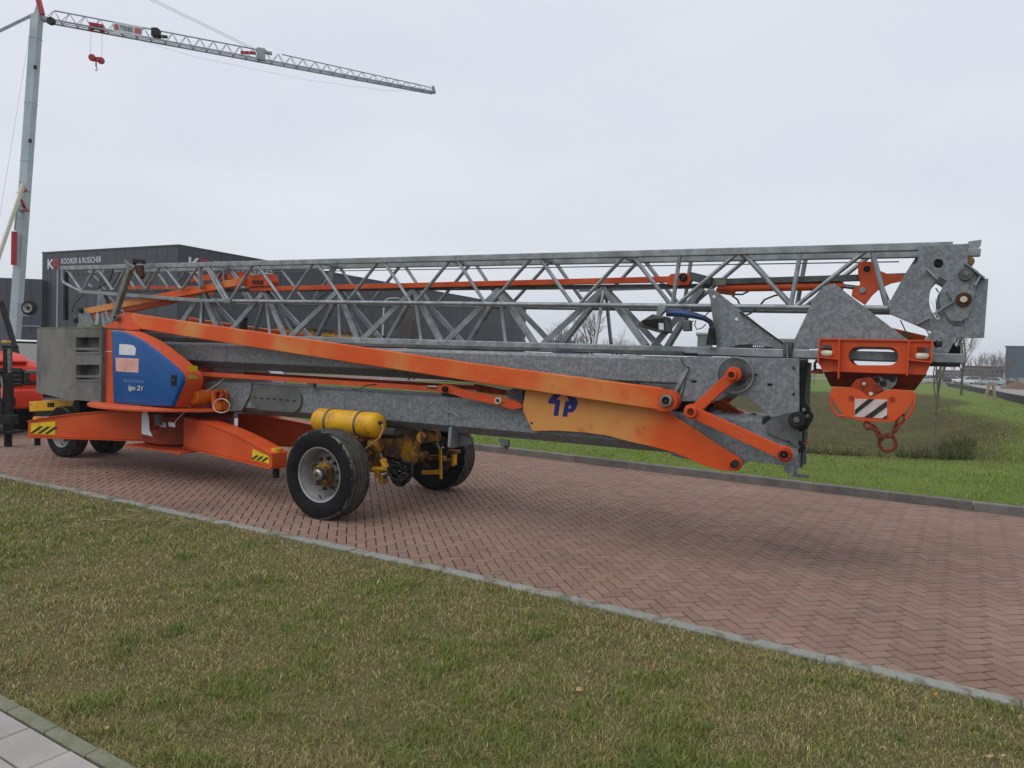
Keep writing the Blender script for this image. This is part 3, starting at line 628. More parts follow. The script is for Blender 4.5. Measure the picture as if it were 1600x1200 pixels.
# galvanised cheek plates at the folding joint, right
for w0, far in ((-0.375, 0), (0.355, 1)):
    hole = []
    top = [(1062, 560), (1075, 557), (1249, 560), (1249, 650), (1225, 648), (1205, 652), (1199, 648), (1184, 633), (1170, 624), (1157, 619), (1146, 616), (1136, 617), (1125, 626), (1061, 627)]
    lp = [Vector((P(x, y, -.375).x, w0, P(x, y, -.375).z)) for x, y in top]
    o = MB().prism([lp], (0, 0.02, 0)).build('cheek_plate', GALV, upper, False, 0.003)
    low = [(1049, 655), (1085, 655), (1120, 668), (1150, 680), (1170, 676), (1196, 662), (1206, 653), (1227, 646), (1247, 645), (1247, 741), (1226, 738), (1224, 727), (1172, 720), (1164, 724), (1158, 730), (1120, 728), (1049, 712)]
    lp = [Vector((P(x, y, -.36).x, w0 + (0.012 if not far else -0.012), P(x, y, -.36).z)) for x, y in low]
    MB().prism([lp], (0, 0.02, 0)).build('end_plate', GALV, lower, False, 0.003)
    dk = [(1196, 662), (1206, 652.5), (1227, 645.5), (1247.5, 644), (1247.5, 700), (1230, 690), (1199, 678)]
    lp = [Vector((P(x, y, -.39).x, w0 - 0.008 if not far else w0 + .02, P(x, y, -.39).z)) for x, y in dk]
    MB().prism([lp], (0, 0.012, 0)).build('doubler_plate', GALVD, lower, False, 0.002)
e = P(1247, 700, -.36).x
MB().b2((e - 0.10, -0.33, 0.89), (e - 0.02, 0.33, 1.25)).build('end_crossbeam', GALVD, lower, False, 0.006)
MB().b2((e - 0.02, -0.40, 0.865), (e + 0.10, -0.34, 0.888)).build('foot_tab', GALVD, lower)
MB().b2((e - 0.055, -0.40, 0.86), (e - 0.02, -0.375, 0.96)).build('foot_tab', GALVT, lower)
x0 = P(1250, 600, -.3).x
MB().b2((x0 - 0.03, -0.33, 1.36), (x0 + 0.03, 0.33, 1.87)).build('end_crossbeam', BLACK, upper)
MB().b2((3.2, -0.335, 1.54), (3.75, -0.30, 1.62)).build('lower_chord_plate', GALVD, upper)
MB().prism([[P(1072, 575, -.4), P(1076, 577, -.4), P(1058, 612, -.4), P(1052, 610, -.4)]], (0, 0.05, 0)).build('stiffener', GALVT, upper)
for px, py in ((1084, 596), (1203, 601)):
    MB().prism([[P(px - 4, py - 2, -.38), P(px + 4, py - 2, -.38), P(px + 4, py + 2, -.38), P(px - 4, py + 2, -.38)]], (0, 0.004, 0)).build('weld_slot', BLACK, upper)
d_ = disc('bearing_disc', 1148, 586, 28, -0.405, 0.05, GALVD, upper); disc('disc_rim', 1148, 586, 29, -0.41, 0.012, GALVT, upper, hole=26.5)
STAIN = mat('grease_stain', (0.022, 0.02, 0.018), (0.06, 0.058, 0.055), 14, 0.45)
plate('grease_smear', [(1150, 578), (1160, 576), (1168, 582), (1184, 584), (1183, 587), (1168, 590), (1164, 598), (1154, 604), (1148, 598)], -0.4085, 0.003, STAIN, upper, bevel=0)
MB().path([P(1062, 627, -.378), P(1068, 610, -.378), P(1072, 590, -.378), P(1070, 572, -.378), P(1064, 561, -.378)], 0.006).build('weld_bead', GALVD, upper, True)
for x_ in (-2.6, -1.1, 0.4, 1.9):
    MB().bar((x_, -.3425, 1.64), (x_, -.3425, 1.85), 0.010, 0.006).build('weld_bead', GALVT, upper); MB().bar((x_ + .6, -.3425, 1.05), (x_ + .6, -.3425, 1.32), 0.010, 0.006).build('weld_bead', GALVT, lower)
for px, py in ((1240, 616), (1243, 669), (1232, 690), (1075, 575), (1240, 575)): disc('bolt_head', px, py, 2.0, -0.402 if py > 640 else -0.385, 0.012, BLACK, upper if py < 640 else lower, 8, 0)
# rollers and links on the end of the tower
for px, py, r, lab in ((1245, 656, 13, -0.42), (1247, 698, 10, -0.30), (1256, 640, 9, -.30), (1262, 650, 8, -.3)):
    c = P(px, py, lab); s = P(px, py - r, lab).z - c.z
    o = MB().lathe([(0.0001, 0), (s * .8, 0), (s, 0.012), (s, 0.07), (s * .8, 0.085), (0.0001, 0.085)], c, 24).build('roller', BLACK, lower, True)
    MB().lathe([(0.0001, -.02), (s * .35, -.02), (s * .45, 0.005)], c, 6).build('bolt', STEEL, o)
MB().path([P(1250, 618, -.3), P(1255, 630, -.3), P(1262, 642, -.3), P(1266, 655, -.3), P(1258, 668, -.3), P(1248, 672, -.3)], 0.022).build('guard_strap', BLACK, lower, True)
MB().bar(P(1256, 665, -.28), P(1252, 730, -.28), 0.014, 0.014).build('guard_strap', BLACK, lower)
MB().bar(P(1256, 570, -.26), P(1253, 640, -.26), 0.04, 0.05).build('guide_rail', BLACK, upper)
# inside of the folding joint: dark red link, pulley
MB().bar(P(1120, 628, 0.1), P(1168, 658, 0.1), 0.12, 0.09).build('inner_link', RUSTO, lower, False, .004)
MB().bar(P(1050, 632, 0.0), P(1110, 640, 0.0), 0.5, 0.12).build('inner_shaft', BLACK, lower, False, .004)
disc('pulley', 1175, 655, 9, -0.05, 0.10, BLACK, lower); disc('pulley_flange', 1173, 655, 8, -0.062, 0.012, GALVT, lower)
MB().bar(P(1135, 660, -.2), P(1182, 664, -.2), 0.2, 0.05).build('cross_member', GALVT, lower)
# panel cover on the lower box, seams and brackets
ov = []
for k in range(24):
    a = 2 * PI * k / 24; cx = -0.34 if math.cos(a) < 0 else 0.34; ov.append((cx + 0.175 * math.cos(a), 0.175 * math.sin(a)))
cA = P(392, 628, -.36); cB = P(471, 632, -.36); cc = (cA + cB) / 2; hl = (cB.x - cA.x) / 2 - 0.175
ovp = [Vector((cc.x + (hl if math.cos(2 * PI * k / 28) >= 0 else -hl) + 0.175 * math.cos(2 * PI * k / 28), -0.365, 1.19 + 0.165 * math.sin(2 * PI * k / 28))) for k in range(28)]
cov = MB().prism([ovp], (0, 0.02, 0)).build('cover_plate', mat('grey_green_cover', (0.09, 0.10, 0.095), (0.13, 0.14, 0.135), 5, 0.6, 0.2), lower, False, 0.004)
for k in range(7):
    MB().box((cc.x - 0.36 + k * 0.115, -0.368, 1.185), (0.05, 0.006, 0.014)).build('slot', BLACK, cov)
plate('side_plate', [(322, 598), (392, 598), (392, 615), (377, 642), (338, 642), (322, 630)], -0.365, 0.022, GALV, lower)
plate('hanger_bracket', [(701, 668), (706, 668), (703, 700), (699, 698)], -0.36, 0.3, GALVT, lower)
plate('hanger_bracket', [(706, 672), (737, 684), (737, 694), (706, 701)], -0.20, 0.03, GALVD, lower)
plate('lug', [(778, 686), (794, 688), (794, 698), (789, 704), (784, 700)], -0.30, 0.04, GALVD, lower)
disc('lug_bore', 790, 698, 2.6, -0.304, 0.006, BLACK, lower, 12, 0)
MB().path([P(697, 644, -.35), P(708, 645, -.37), P(716, 651, -.37), P(720, 655, -.35)], 0.008).build('rope_hook', GALVT, lower)
# ------------------------------------------------------------------ long struts, rocker plates and links
def both(fn):
    fn(1); fn(-1)
def mir(w, s, th=0): return w if s > 0 else -w - th
def strut(s):
    w = mir(-0.56, s, 0.12)
    pts = [(205, 490), (740, 568), (1034, 606.5), (1034, 641), (1030, 640.5), (740, 596.5), (380, 540), (201, 511), (196, 500)]
    lp = [Vector((P(x, y, -.56).x, w, P(x, y, -.56).z)) for x, y in pts]
    o = MB().prism([lp], (0, 0.12, 0)).build('long_strut', ORANGEF if s > 0 else ORANGE, crane, False, 0.008)
    c = P(1042, 626, -.56); r = P(1042, 609, -.56).z - c.z; c.y = w
    hd = [c + Vector((r * math.cos(a), 0, r * math.sin(a))) for a in [PI / 2 - PI * k / 14 for k in range(15)]] + [c + Vector((-0.09, 0, -r)), c + Vector((-0.09, 0, r))]
    MB().prism([[p + Vector((0, -0.012, 0)) for p in hd]], (0, 0.144, 0)).build('strut_eye', ORANGE, o, False, 0.004)
    foot = [(186, 492), (200, 488), (206, 500), (219, 512), (219, 516), (165, 516), (165, 508), (176, 505)]
    lp = [Vector((P(x, y, -.57).x, w - 0.02, P(x, y, -.57).z)) for x, y in foot]
    MB().prism([lp], (0, 0.16, 0)).build('strut_foot', ORANGE, o, False, 0.005)
    if s > 0:
        pin(1042, 626, 10, -0.575, o, BLACK, STEEL); pin(184, 497, 5, -0.6, o, BLACK, GALVD)
both(strut)
def rocker(s):
    w = mir(-0.43, s, 0.03)
    pts = [(822, 606), (1034, 636), (1062, 656), (1090, 673), (1125, 697), (1152, 713), (1158, 718), (1160, 726), (1157, 733), (1150, 736), (1128, 735), (1104, 729), (1055, 708), (1020, 698), (985, 690.5), (950, 681), (915, 676), (870, 673), (832, 673.5), (816, 640)]
    lp = [Vector((P(x, y, -.43).x, w, P(x, y, -.43).z)) for x, y in pts]
    o = MB().prism([lp], (0, 0.03, 0)).build('rocker_plate', ORANGEG, crane, False, 0.004)
    if s > 0:
        pin(1148, 725.5, 9, -0.432, o, BLACK, ORANGE)
        q = lambda X, Y: (840 + X / 16, 590 + Y / 16)
        arrow = [q(260, 640), (q(280, 545)), q(400, 415), q(590, 425), q(470, 550), q(560, 560), q(545, 700), q(510, 955), q(395, 945), q(440, 660)]
        plate('logo_mark', arrow, -0.434, 0.003, BLUEP, o, bevel=0)
        pl = [q(720, 455), q(880, 470), q(960, 520), q(1000, 600), q(985, 700), q(940, 790), q(890, 850), q(820, 870), q(755, 860), q(735, 975), q(620, 970), q(650, 800), q(690, 590), q(790, 575)]
        hole = [P(*q(800 + 36 * math.cos(a), 735 + 42 * math.sin(a)), -0.434) for a in [2 * PI * k / 10 for k in range(10)]]
        plate('logo_mark', pl, -0.434, 0.003, BLUEP, o, holes=[hole], bevel=0)
        disc('bore', 830.5, 661, 1.8, -0.4335, 0.005, BLACK, o, 12, 0)
        for yy in (715, 722): MB().bar(P(1122, yy, -.434), P(1135, yy + 2.5, -.434), 0.004, 0.012).build('weld_bead', ORANGED, o)
both(rocker)
def links(s):
    def arm(a, b, ra, rb, hw, w, name, m):
        A = P(*a, -.60); B = P(*b, -.60); d = (B - A).normalized(); nn = Vector((-d.z, 0, d.x)); k = 10
        sa = P(a[0], a[1] - ra, -.6).z - A.z; sb = P(b[0], b[1] - rb, -.6).z - B.z; h = P(a[0], a[1] - hw, -.6).z - A.z
        an = math.atan2(d.z, d.x); pts = []
        fa = math.acos(min(1, h / sa)) ; fb = math.acos(min(1, h / sb))
        for i in range(k + 1):
            t = an + PI / 2 + (-fa) + (PI + 2 * fa) * i / k; pts.append(A + Vector((math.cos(t), 0, math.sin(t))) * sa)
        for i in range(k + 1):
            t = an - PI / 2 - fb + (PI + 2 * fb) * i / k; pts.append(B + Vector((math.cos(t), 0, math.sin(t))) * sb)
        ww = mir(w, s, 0.06)
        for p in pts: p.y = ww
        return MB().prism([pts], (0, 0.06, 0)).build(name, m, crane, False, 0.005)
    a1 = arm((1144, 585), (1081, 643), 12, 12, 8.5, -0.55, 'fold_link', ORANGE)
    a2 = arm((1081, 643), (1226.5, 709.5), 12, 13, 9, -0.63, 'fold_link', ORANGE)
    if s > 0:
        pin(1144, 586, 8.5, -0.552, a1, RUSTO, ORANGE); pin(1081, 643.5, 9.5, -0.632, a2, RUSTO, ORANGE); pin(1226, 710, 10, -0.632, a2, BLACK, RUSTO)
        plate('type_plate', [(1145, 670), (1160, 676), (1159, 683), (1144, 677)], -0.633, 0.003, ORANGED, a2, bevel=0)
both(links)
# shafts through the joint
for px, py in ((1144, 586), (1081, 643), (1226, 710), (1148, 725), (1042, 626)):
    c = P(px, py, -.5); MB().tube((c.x, -0.5, c.z), (c.x, 0.5, c.z), 0.035).build('cross_shaft', BLACK, crane, True)
# orange tie and clevis between the two boxes
for s in (1, -1):
    w = -0.40 * s
    tie = MB().bar(Vector((P(310, 584, -.4).x, w, P(310, 584, -.4).z)), Vector((P(690, 608, -.4).x, w, P(690, 608, -.4).z)), 0.05, 0.055).build('tie_bar', ORANGED, crane, False, .003)
    if s > 0:
        plate('clevis', [(683, 603), (694, 600), (704, 602), (720, 608), (760, 616), (790, 622), (812, 630), (816, 637), (800, 640), (780, 634), (722, 621), (700, 614), (683, 613)], -0.46, 0.06, ORANGE, tie)
        pin(696.5, 608, 4.5, -0.462, tie, BLACK, BLACK); pin(780.5, 626, 5.5, -0.462, tie, STEEL, CREAM)
        MB().tube(P(668, 604, -.44), P(684, 604.5, -.44), 0.014).build('rod_end', STEEL, tie, True)
        plate('mount_bracket', [(790, 612), (800, 607), (815, 610), (817, 626), (795, 622)], -0.36, 0.1, GALVD, tie)
        plate('inner_clevis', [(740, 600), (800, 612), (790, 618), (745, 612)], -0.2, 0.05, RUSTO, tie)
        MB().tube(P(692, 613, -.28), P(718, 618, -.28), 0.035).build('tie_cylinder', mat('teal_paint', (0.03, 0.07, 0.075), rough=0.5), tie)
        MB().bar(P(482, 602, -.4), P(492, 603, -.4), 0.056, 0.062).build('tie_clamp', GALVD, tie)
        MB().path([P(550, 607, -.43), P(556, 610, -.44), P(563, 607, -.44), P(572, 602, -.43), P(588, 600, -.43)], 0.005).build('zip_tie', BLACK, tie)

# ------------------------------------------------------------------ upper jib section: box lattice with two top and two bottom chords
JW = 0.21
def ztc(t): return 2.995 - 0.0146 * (t + 4.15)
def zbc(t): return 2.64 - 0.003 * (t + 3.71) if t < -3.3 else 2.452 - 0.0155 * (t + 1.66)
jt0 = P(97, 415, -JW).x; jt1 = P(1440, 380, -JW).x
jm = MB()
for t in (-5.4, -3.2, -1.15, 0.8, 1.95, 2.9, 4.05): jm.bar((t, -JW, ztc(t)), (t, JW, ztc(t)), 0.04, 0.04)
jib1 = jm.build('upper_jib', GALVT, crane, False, .003)
for s in (-1, 1):
    MB().bar((jt0, s * JW, ztc(jt0)), (jt1 + 0.22 + (0.23 if s > 0 else 0), s * JW, ztc(jt1 + 0.4)), 0.06, 0.066).build('chord', GALVT, jib1, False, .006)
    tA = P(127.5, 452, -JW).x; tE = P(316, 452, -JW).x; tF = P(357, 466, -JW).x; tG = P(1408, 485, -JW).x
    MB().bar((tA - .05, s * JW, zbc(tA)), (tE, s * JW, zbc(tE)), 0.05, 0.05).build('chord', GALVT, jib1, False, .004)
    MB().bar((tE, s * JW, zbc(tE)), (tF, s * JW, zbc(tF) + .01), 0.05, 0.045).build('chord', GALVT, jib1, False, .004)
    MB().tube((tF, s * JW, zbc(tF)), (tG, s * JW, zbc(tG)), 0.025, None, 10).build('chord', GALVT, jib1, True)
    MB().box((tF + 0.02, s * JW, zbc(tF)), (0.12, 0.09, 0.07)).build('chord_joint', GALVT, jib1, False, .006)
    def br(xt, xb, r=0.0205, sq=False):
        a = P(xt, 412, -JW).x; b = P(xb, 470, -JW).x
        A = (a, s * JW, ztc(a) - .02); B = (b, s * JW, zbc(b) + .01)
        (MB().bar(A, B, 2 * r, 2 * r) if sq else MB().tube(A, B, r, None, 8)).build('brace', GALVT, jib1, not sq)
    for xt, xb in ((105, 127), (148, 129), (153, 176), (197, 178), (206, 227.5), (250, 229), (257.5, 282.5), (310, 285)): br(xt, xb, 0.02)
    for xt, xb in ((322, 352), (326, 357)): br(xt, xb, 0.026)
    for xt, xb in ((395, 360), (402, 442), (489, 449), (496, 536), (591, 543), (600, 642), (703, 650), (714, 758), (830, 768), (843, 894), (975, 906), (988, 1048), (1151, 1058), (1160, 1236), (1353, 1244), (1361, 1387)): br(xt, xb)
    br(1062, 1051, 0.021); br(1250, 1236, 0.021)
    a = P(313, 412, -JW).x; MB().bar((a, s * JW, ztc(a)), (a + .02, s * JW, zbc(a)), 0.03, 0.06).build('post', GALVT, jib1, False, .003)
    # curved nose at the left end
    x5 = jt0 + 0.02; MB().path([(x5, s * JW, ztc(x5)), (x5 - .01, s * JW, 2.86), (x5 + .03, s * JW, 2.80), (tA - .2, s * JW, 2.70), (tA, s * JW, zbc(tA))], 0.022, 8).build('nose_tube', GALVT, jib1, True)
MB().bar((P(512, 420, 0).x, 0.1, ztc(-1)), (P(505, 455, 0).x, 0.1, 2.62), 0.08, 0.03).build('hanger', GALV, jib1)
MB().bar((P(505, 455, 0).x, 0.1, 2.62), (P(480, 470, 0).x, 0.1, 2.47), 0.05, 0.03).build('hanger', GALV, jib1)
for s, wz in ((0, 2.83),):
    MB().tube(P(420, 425, 0.0), P(1405, 409, 0.0), 0.006, None, 5).build('wire_rope', ROPE, jib1)
# small cage of the lattice nose
mb = MB()
for py in (428, 437): mb.bar(P(112, py, 0.05), P(150, py + 1, 0.05), 0.02, 0.02)
for px in (115, 122, 129, 136): mb.bar(P(px, 420, .05), P(px, 432, .05), 0.012, 0.012)
mb.build('nose_cage', GALVD, jib1)
plate('nose_gusset', [(165, 418), (177, 418), (170, 440), (150, 452), (138, 452), (155, 438)], 0.05, 0.03, GALVD, jib1)
MB().bar(P(103, 425, 0.25), P(103, 500, 0.25), 0.05, 0.06).build('rear_post', BLACK, jib1)

# ------------------------------------------------------------------ second jib section: triangular lattice below
TW = 0.24
t2 = MB().bar(P(150, 455, 0), P(1110, 447, 0), 0.055, 0.045).build('lower_jib', GALVD, crane, False, .004)
z2 = 1.955
for s in (-1, 1):
    MB().bar((-5.6, s * TW, z2 + .03), (P(1508, 560, -TW).x, s * TW, z2 - .02), 0.07, 0.078).build('chord', GALVT, t2, False, .008)
    ap = {k: P(x, y, 0) for k, (x, y) in dict(a=(159, 456), b=(318, 457), c=(416, 455), d=(530, 455), e=(648, 454), f=(781, 453), g=(945, 451), h=(1097, 451)).items()}
    def d2(k, px, r=0.03):
        A = ap[k]; B = P(px, 530, -TW); MB().bar((A.x, s * 0.02, A.z), (B.x, s * TW, z2 + .02), 2 * r * .8, 2 * r).build('brace', GALVT, t2, False, .004)
    for k, px in (('a', 150), ('a', 178), ('b', 270), ('b', 344), ('c', 352), ('c', 446), ('d', 452), ('d', 559), ('e', 566), ('e', 689), ('f', 697), ('f', 836), ('g', 848), ('g', 1011), ('h', 1021)): d2(k, px)
    for k, px in (('a', 164), ('b', 312), ('c', 422), ('d', 531), ('e', 658), ('f', 790), ('g', 930)): d2(k, px, 0.018)
MB().bar(P(905, 452, 0), P(1060, 447, 0), 0.05, 0.05).build('apex_chord', GALVT, t2, False, .004)
# orange tie running inside the lattice, with its eye
tie = MB().bar(P(392, 452, -0.06), P(1050, 436.5, -0.06), 0.05, 0.058).build('jib_tie_bar', ORANGE, crane, False, .004)
plate('tie_eye', [(1040, 436), (1048, 428), (1070, 426), (1078, 430), (1080, 438), (1075, 445), (1050, 446), (1042, 444)], -0.10, 0.08, ORANGE, tie)
pin(1068, 434, 6, -0.105, tie, STEEL, BLACK)
MB().bar(P(1077, 431, -.06), P(1112, 440, -.06), 0.06, 0.08).build('tie_fork', GALVD, tie, False, .004)
plate('tie_block', [(385, 436), (388, 430), (424, 428), (427, 440), (424, 446), (385, 448)], -0.12, 0.1, ORANGE, tie)
MB().bar(P(395, 441, -.13), P(410, 441, -.13), 0.02, 0.05).build('tie_wedge', RUST, tie)
MB().bar(P(200, 450, 0.22), P(392, 452, 0.22), 0.05, 0.07).build('jib_tie_bar', ORANGED, crane, False, .004)
# faded tie bars rising from the counterweight
MB().bar(P(131, 488, -.12), P(385, 439, -.12), 0.08, 0.10, up=(0, 0, 1)).build('back_tie', ORANGEF, crane, False, .006)
MB().bar(P(150, 494, 0.30), P(330, 457, .30), 0.08, 0.10).build('back_tie', ORANGED, crane, False, .006)
MB().bar(P(300, 436, .25), P(385, 430, .25), 0.06, 0.09).build('back_tie', ORANGE, crane, False, .006)
lad = MB().bar(P(430, 509, .5), P(600, 526, .5), 0.03, 0.03).build('access_ladder', YELLOWR, crane)
MB().bar(P(430, 516, .5), P(600, 532, .5), 0.03, 0.03).build('ladder_rail', YELLOW, lad)
for k in range(16):
    x_ = 432 + k * 11; MB().bar(P(x_, 509 + k * 1.1, .5), P(x_ + 1, 516 + k * 1.05, .5), 0.02, 0.02).build('rung', YELLOW, lad)
MB().lathe([(.0001, .16), (.075, .10), (.07, .09), (.06, .08), (.06, -.1)], P(380, 508, .15), 16, axis='Z').build('grease_pot', BLACK, crane, True)
# lamp, blue arm, small gearbox at the hinge
MB().path([P(1112, 470, 0), P(1116, 478, 0), P(1096, 500, 0)], 0.006).build('cable', HOSE, t2)
arm = MB().path([P(1042, 489, -.34), P(1062, 489, -.34), P(1085, 493, -.34), P(1100, 497, -.34), P(1110, 503, -.33), P(1114, 516, -.33)], [0.035, 0.035, 0.03, 0.025, 0.024, 0.022], 8).build('lamp_arm', [mat('blue_arm_paint', (0.03, 0.07, 0.2), (0.02, 0.02, 0.025), 3, 0.5)], crane, True)
fl = MB()
q = lambda X, Y: (1000 + X / 6.4, 400 + Y / 6.4)
plate('lamp_housing', [q(0, 655), q(40, 630), q(120, 580), q(240, 600), q(262, 760), q(180, 765), q(5, 712), q(-30, 690)], -0.48, 0.24, GALVD, arm, bevel=.01)
for k in range(6):
    a = q(20 + k * 4, 640 - k * 10 + k * 18); b_ = q(250, 625 + k * 24); MB().bar(P(a[0], a[1] + 1, -.485), P(b_[0], b_[1], -.485), 0.012, 0.008).build('cooling_fin', BLACK, arm)
plate('lamp_sticker', [q(185, 670), q(235, 672), q(238, 740), q(190, 735)], -0.492, 0.003, PAPER, arm, bevel=0)
plate('lamp_bracket', [q(180, 490), q(205, 480), q(255, 510), q(250, 545), q(200, 600), q(160, 590)], -0.40, 0.06, GALVT, arm)
plate('junction_box', [q(415, 640), q(500, 640), q(500, 745), q(425, 750)], -0.38, 0.1, GALVD, arm, bevel=.008)
MB().tube(P(*q(720, 720), -.33), P(*q(710, 890), -.33), 0.03, 0.048, 12).build('lamp_socket', BLACK, arm, True)
for pts in ([(560, 640), (545, 690), (570, 735), (620, 720), (660, 680)], [(250, 620), (270, 660), (300, 650), (310, 625)], [(500, 660), (540, 650)], [(570, 570), (540, 585), (500, 580)]):
    MB().path([P(*q(*p), -.36) for p in pts], 0.005).build('cable', HOSE, arm)
# gussets
plate('gusset', [q(670, 345), q(690, 330), (1114, 451), q(960, 505), q(1434, 885), q(1434, 925), q(765, 925), q(700, 430)], -TW - 0.02, 0.02, GALV, t2)
r6 = lambda X, Y: (1080 + X / 3.3333, 350 + Y / 3.3333)
plate('gusset', [r6(690, 325), r6(745, 308), r6(900, 430), r6(1130, 605), r6(1130, 648), r6(540, 648), r6(538, 600), r6(600, 470), r6(640, 380)], -TW - 0.02, 0.02, GALV, t2)
plate('gusset', [(1120, 455), (1225, 545), (1130, 545)], TW, 0.02, GALV, t2); plate('gusset', [(1290, 446), (1410, 545), (1250, 545)], TW, 0.02, GALV, t2)
MB().bar(P(*q(1000, 560), -TW - .025), P(*q(1432, 875), -TW - .025), 0.03, 0.012).build('gusset_flange', BLACK, t2)
for X, Y in ((740, 405), (965, 630)): disc('plug', *q(X, Y), 2.6, -TW - .024, 0.005, WHITE, t2, 12, 0)
plate('marking_strip', [q(885, 918), q(1000, 885), q(1120, 882), q(1330, 912), q(1330, 922), q(885, 924)], -TW - .0235, .003, BLACKP, t2, bevel=0)
for k in range(6): plate('marking_strip', [q(1130 + k * 20, 890 + k * 2), q(1142 + k * 20, 890 + k * 2), q(1142 + k * 20, 912), q(1130 + k * 20, 912)], -TW - .0275, .003, PAPER, t2, bevel=0)
MB().b2(P(1224, 534, -.30), P(1240, 556, -.18)).build('chord_clamp', GALVD, t2, False, .004); MB().bar(P(1230, 538, -.32), P(1231, 577, -.32), 0.012, 0.02).build('clamp_hook', GALVT, t2)
# hydraulic cylinder and dark apex bar inside, orange pulley bracket
MB().bar(P(1108, 441, 0), P(1416, 432, 0), 0.06, 0.055).build('apex_bar', GALVD, t2, False, .004)
MB().bar(P(1105, 441, 0), P(1136, 440.5, 0), 0.075, 0.075).build('apex_sleeve', GALVB, t2, False, .004)
cyl = MB().tube(P(1122, 450, 0.02), P(1318, 447, 0.02), 0.038, None, 14).build('fold_cylinder', ORANGE, crane, True)
MB().tube(P(1318, 447, .02), P(1350, 451, .02), 0.02, None, 10).build('piston_rod', STEEL, cyl, True)
MB().bar(P(1120, 454, .02), P(1148, 458, .02), 0.07, 0.05).build('valve_block', RUSTO, cyl, False, .004)
for pts in ([(1148, 460), (1160, 460), (1170, 455)], [(1144, 462), (1152, 468), (1158, 480)], [(1185, 480), (1195, 468), (1210, 462), (1222, 460)], [(1158, 495), (1172, 490), (1184, 482)]):
    MB().path([P(*p, -.02) for p in pts], 0.009).build('hose', HOSE, cyl, True)
brk = [r6(870, 200), r6(905, 192), r6(940, 200), r6(975, 240), r6(1030, 262), r6(1110, 265), r6(1100, 298), r6(1040, 310), r6(985, 335), r6(945, 370), r6(905, 422), r6(835, 375), r6(840, 340), r6(880, 315), r6(868, 262)]
bo = plate('pulley_bracket', brk, -0.06, 0.02, ORANGED, crane); plate('pulley_bracket_plate', brk, 0.06, 0.02, ORANGED, bo)
disc('pulley', *r6(908, 232), 10, -0.05, 0.1, RUST, bo); disc('pulley_hub', *r6(915, 234), 5, -0.064, 0.02, BLACK, bo, 16); disc('bolt_head', *r6(893, 345), 5, -0.075, 0.02, GALVT, bo, 8)
# ------------------------------------------------------------------ jib head with its swivel plate
h5 = lambda X, Y: (1340 + X / 5.4545, 360 + Y / 5.4545)
hw = -JW - 0.05
cx, cy, R1, R2 = 868, 590, 250, 215
cres = []
arc = lambda ccx, ccy, R, a0, a1, n: [(ccx + R * math.cos(math.radians(a0 + (a1 - a0) * k / (n - 1))), ccy + R * math.sin(math.radians(a0 + (a1 - a0) * k / (n - 1)))) for k in range(n)]
outer = arc(872, 590, 262, 137, 228, 16); inner = arc(905, 585, 207, 228, 143, 16)
hole = [P(*h5(x, y), hw) for x, y in outer + [(775, 440), (800, 440)][:1] + inner]
hd = [(518, 132), (945, 112), (938, 285), (1030, 350), (1080, 415), (1058, 720), (1040, 917), (780, 912), (700, 895), (620, 862), (480, 802), (270, 712), (275, 660), (255, 640), (420, 345), (465, 296), (512, 278)]
bore = [P(*h5(690 + 42 * math.cos(2 * PI * k / 16), 283 + 38 * math.sin(2 * PI * k / 16)), hw) for k in range(16)]
slot = [P(*h5(x, y), hw) for x, y in [(760, 758), (800, 775), (850, 778), (905, 775), (918, 795), (905, 820), (860, 825), (810, 815), (770, 785)]]
head = plate('jib_head_plate', [h5(x, y) for x, y in hd], hw, 0.025, GALV, crane, holes=[hole, bore, slot], bevel=.003)
hd2 = [(560, 132), (1000, 112), (940, 285), (1030, 350), (1075, 415), (1050, 720), (1030, 910), (780, 905), (620, 862), (270, 712), (420, 345)]
plate('jib_head_plate', [h5(x, y) for x, y in hd2], JW + .03, 0.025, GALV, crane, holes=[[p + Vector((0, JW + .03 - hw, 0)) for p in hole]], bevel=.003)
sw = [P(*h5(*p), hw - .016) for p in arc(905, 585, 206, 150, 262, 16)] + [P(*h5(*p), hw - .016) for p in [(985, 345), (1020, 400), (1010, 480), (985, 640), (940, 740), (880, 775), (790, 770)]]
MB().prism([sw], (0, 0.014, 0)).build('swivel_plate', GALV, head, False, .003)
for a, b_ in (((590, 330), (680, 420)), ((640, 715), (818, 605)), ((498, 800), (612, 742)), ((760, 515), (818, 600)), ((1040, 395), (1000, 470))):
    MB().bar(P(*h5(*a), hw - .03), P(*h5(*b_), hw - .03), 0.05, 0.012).build('stiffener', GALVT, head)
MB().bar(P(*h5(915, 283), hw - .02), P(*h5(1080, 410), hw - .02), 0.07, 0.012).build('edge_flange', GALV, head)
MB().bar(P(*h5(1082, 412), hw + .01), P(*h5(1046, 916), hw + .01), 0.05, 0.014).build('edge_flange', GALV, head)
o = disc('pivot_boss', *h5(920, 372), 9.5, hw - .05, 0.06, GALVD, head); disc('pivot_bolt', *h5(925, 368), 4, hw - .062, 0.02, STEEL, head, 8)
disc('pin_collar', *h5(905, 588), 11, hw - .035, 0.02, RUST, head); disc('pin_head', *h5(905, 587), 5, hw - .05, 0.03, CREAM, head, 16)
c = P(*h5(690, 283), 0); MB().tube((c.x, hw + .02, c.z), (c.x, JW, c.z), 0.05, None, 14).build('head_shaft', BLACK, head, True)
disc('head_pulley', *h5(948, 265), 8, -0.06, 0.12, mat('ochre_pulley', (0.2, 0.13, 0.05), (0.12, 0.08, 0.04), 9, 0.7), head)
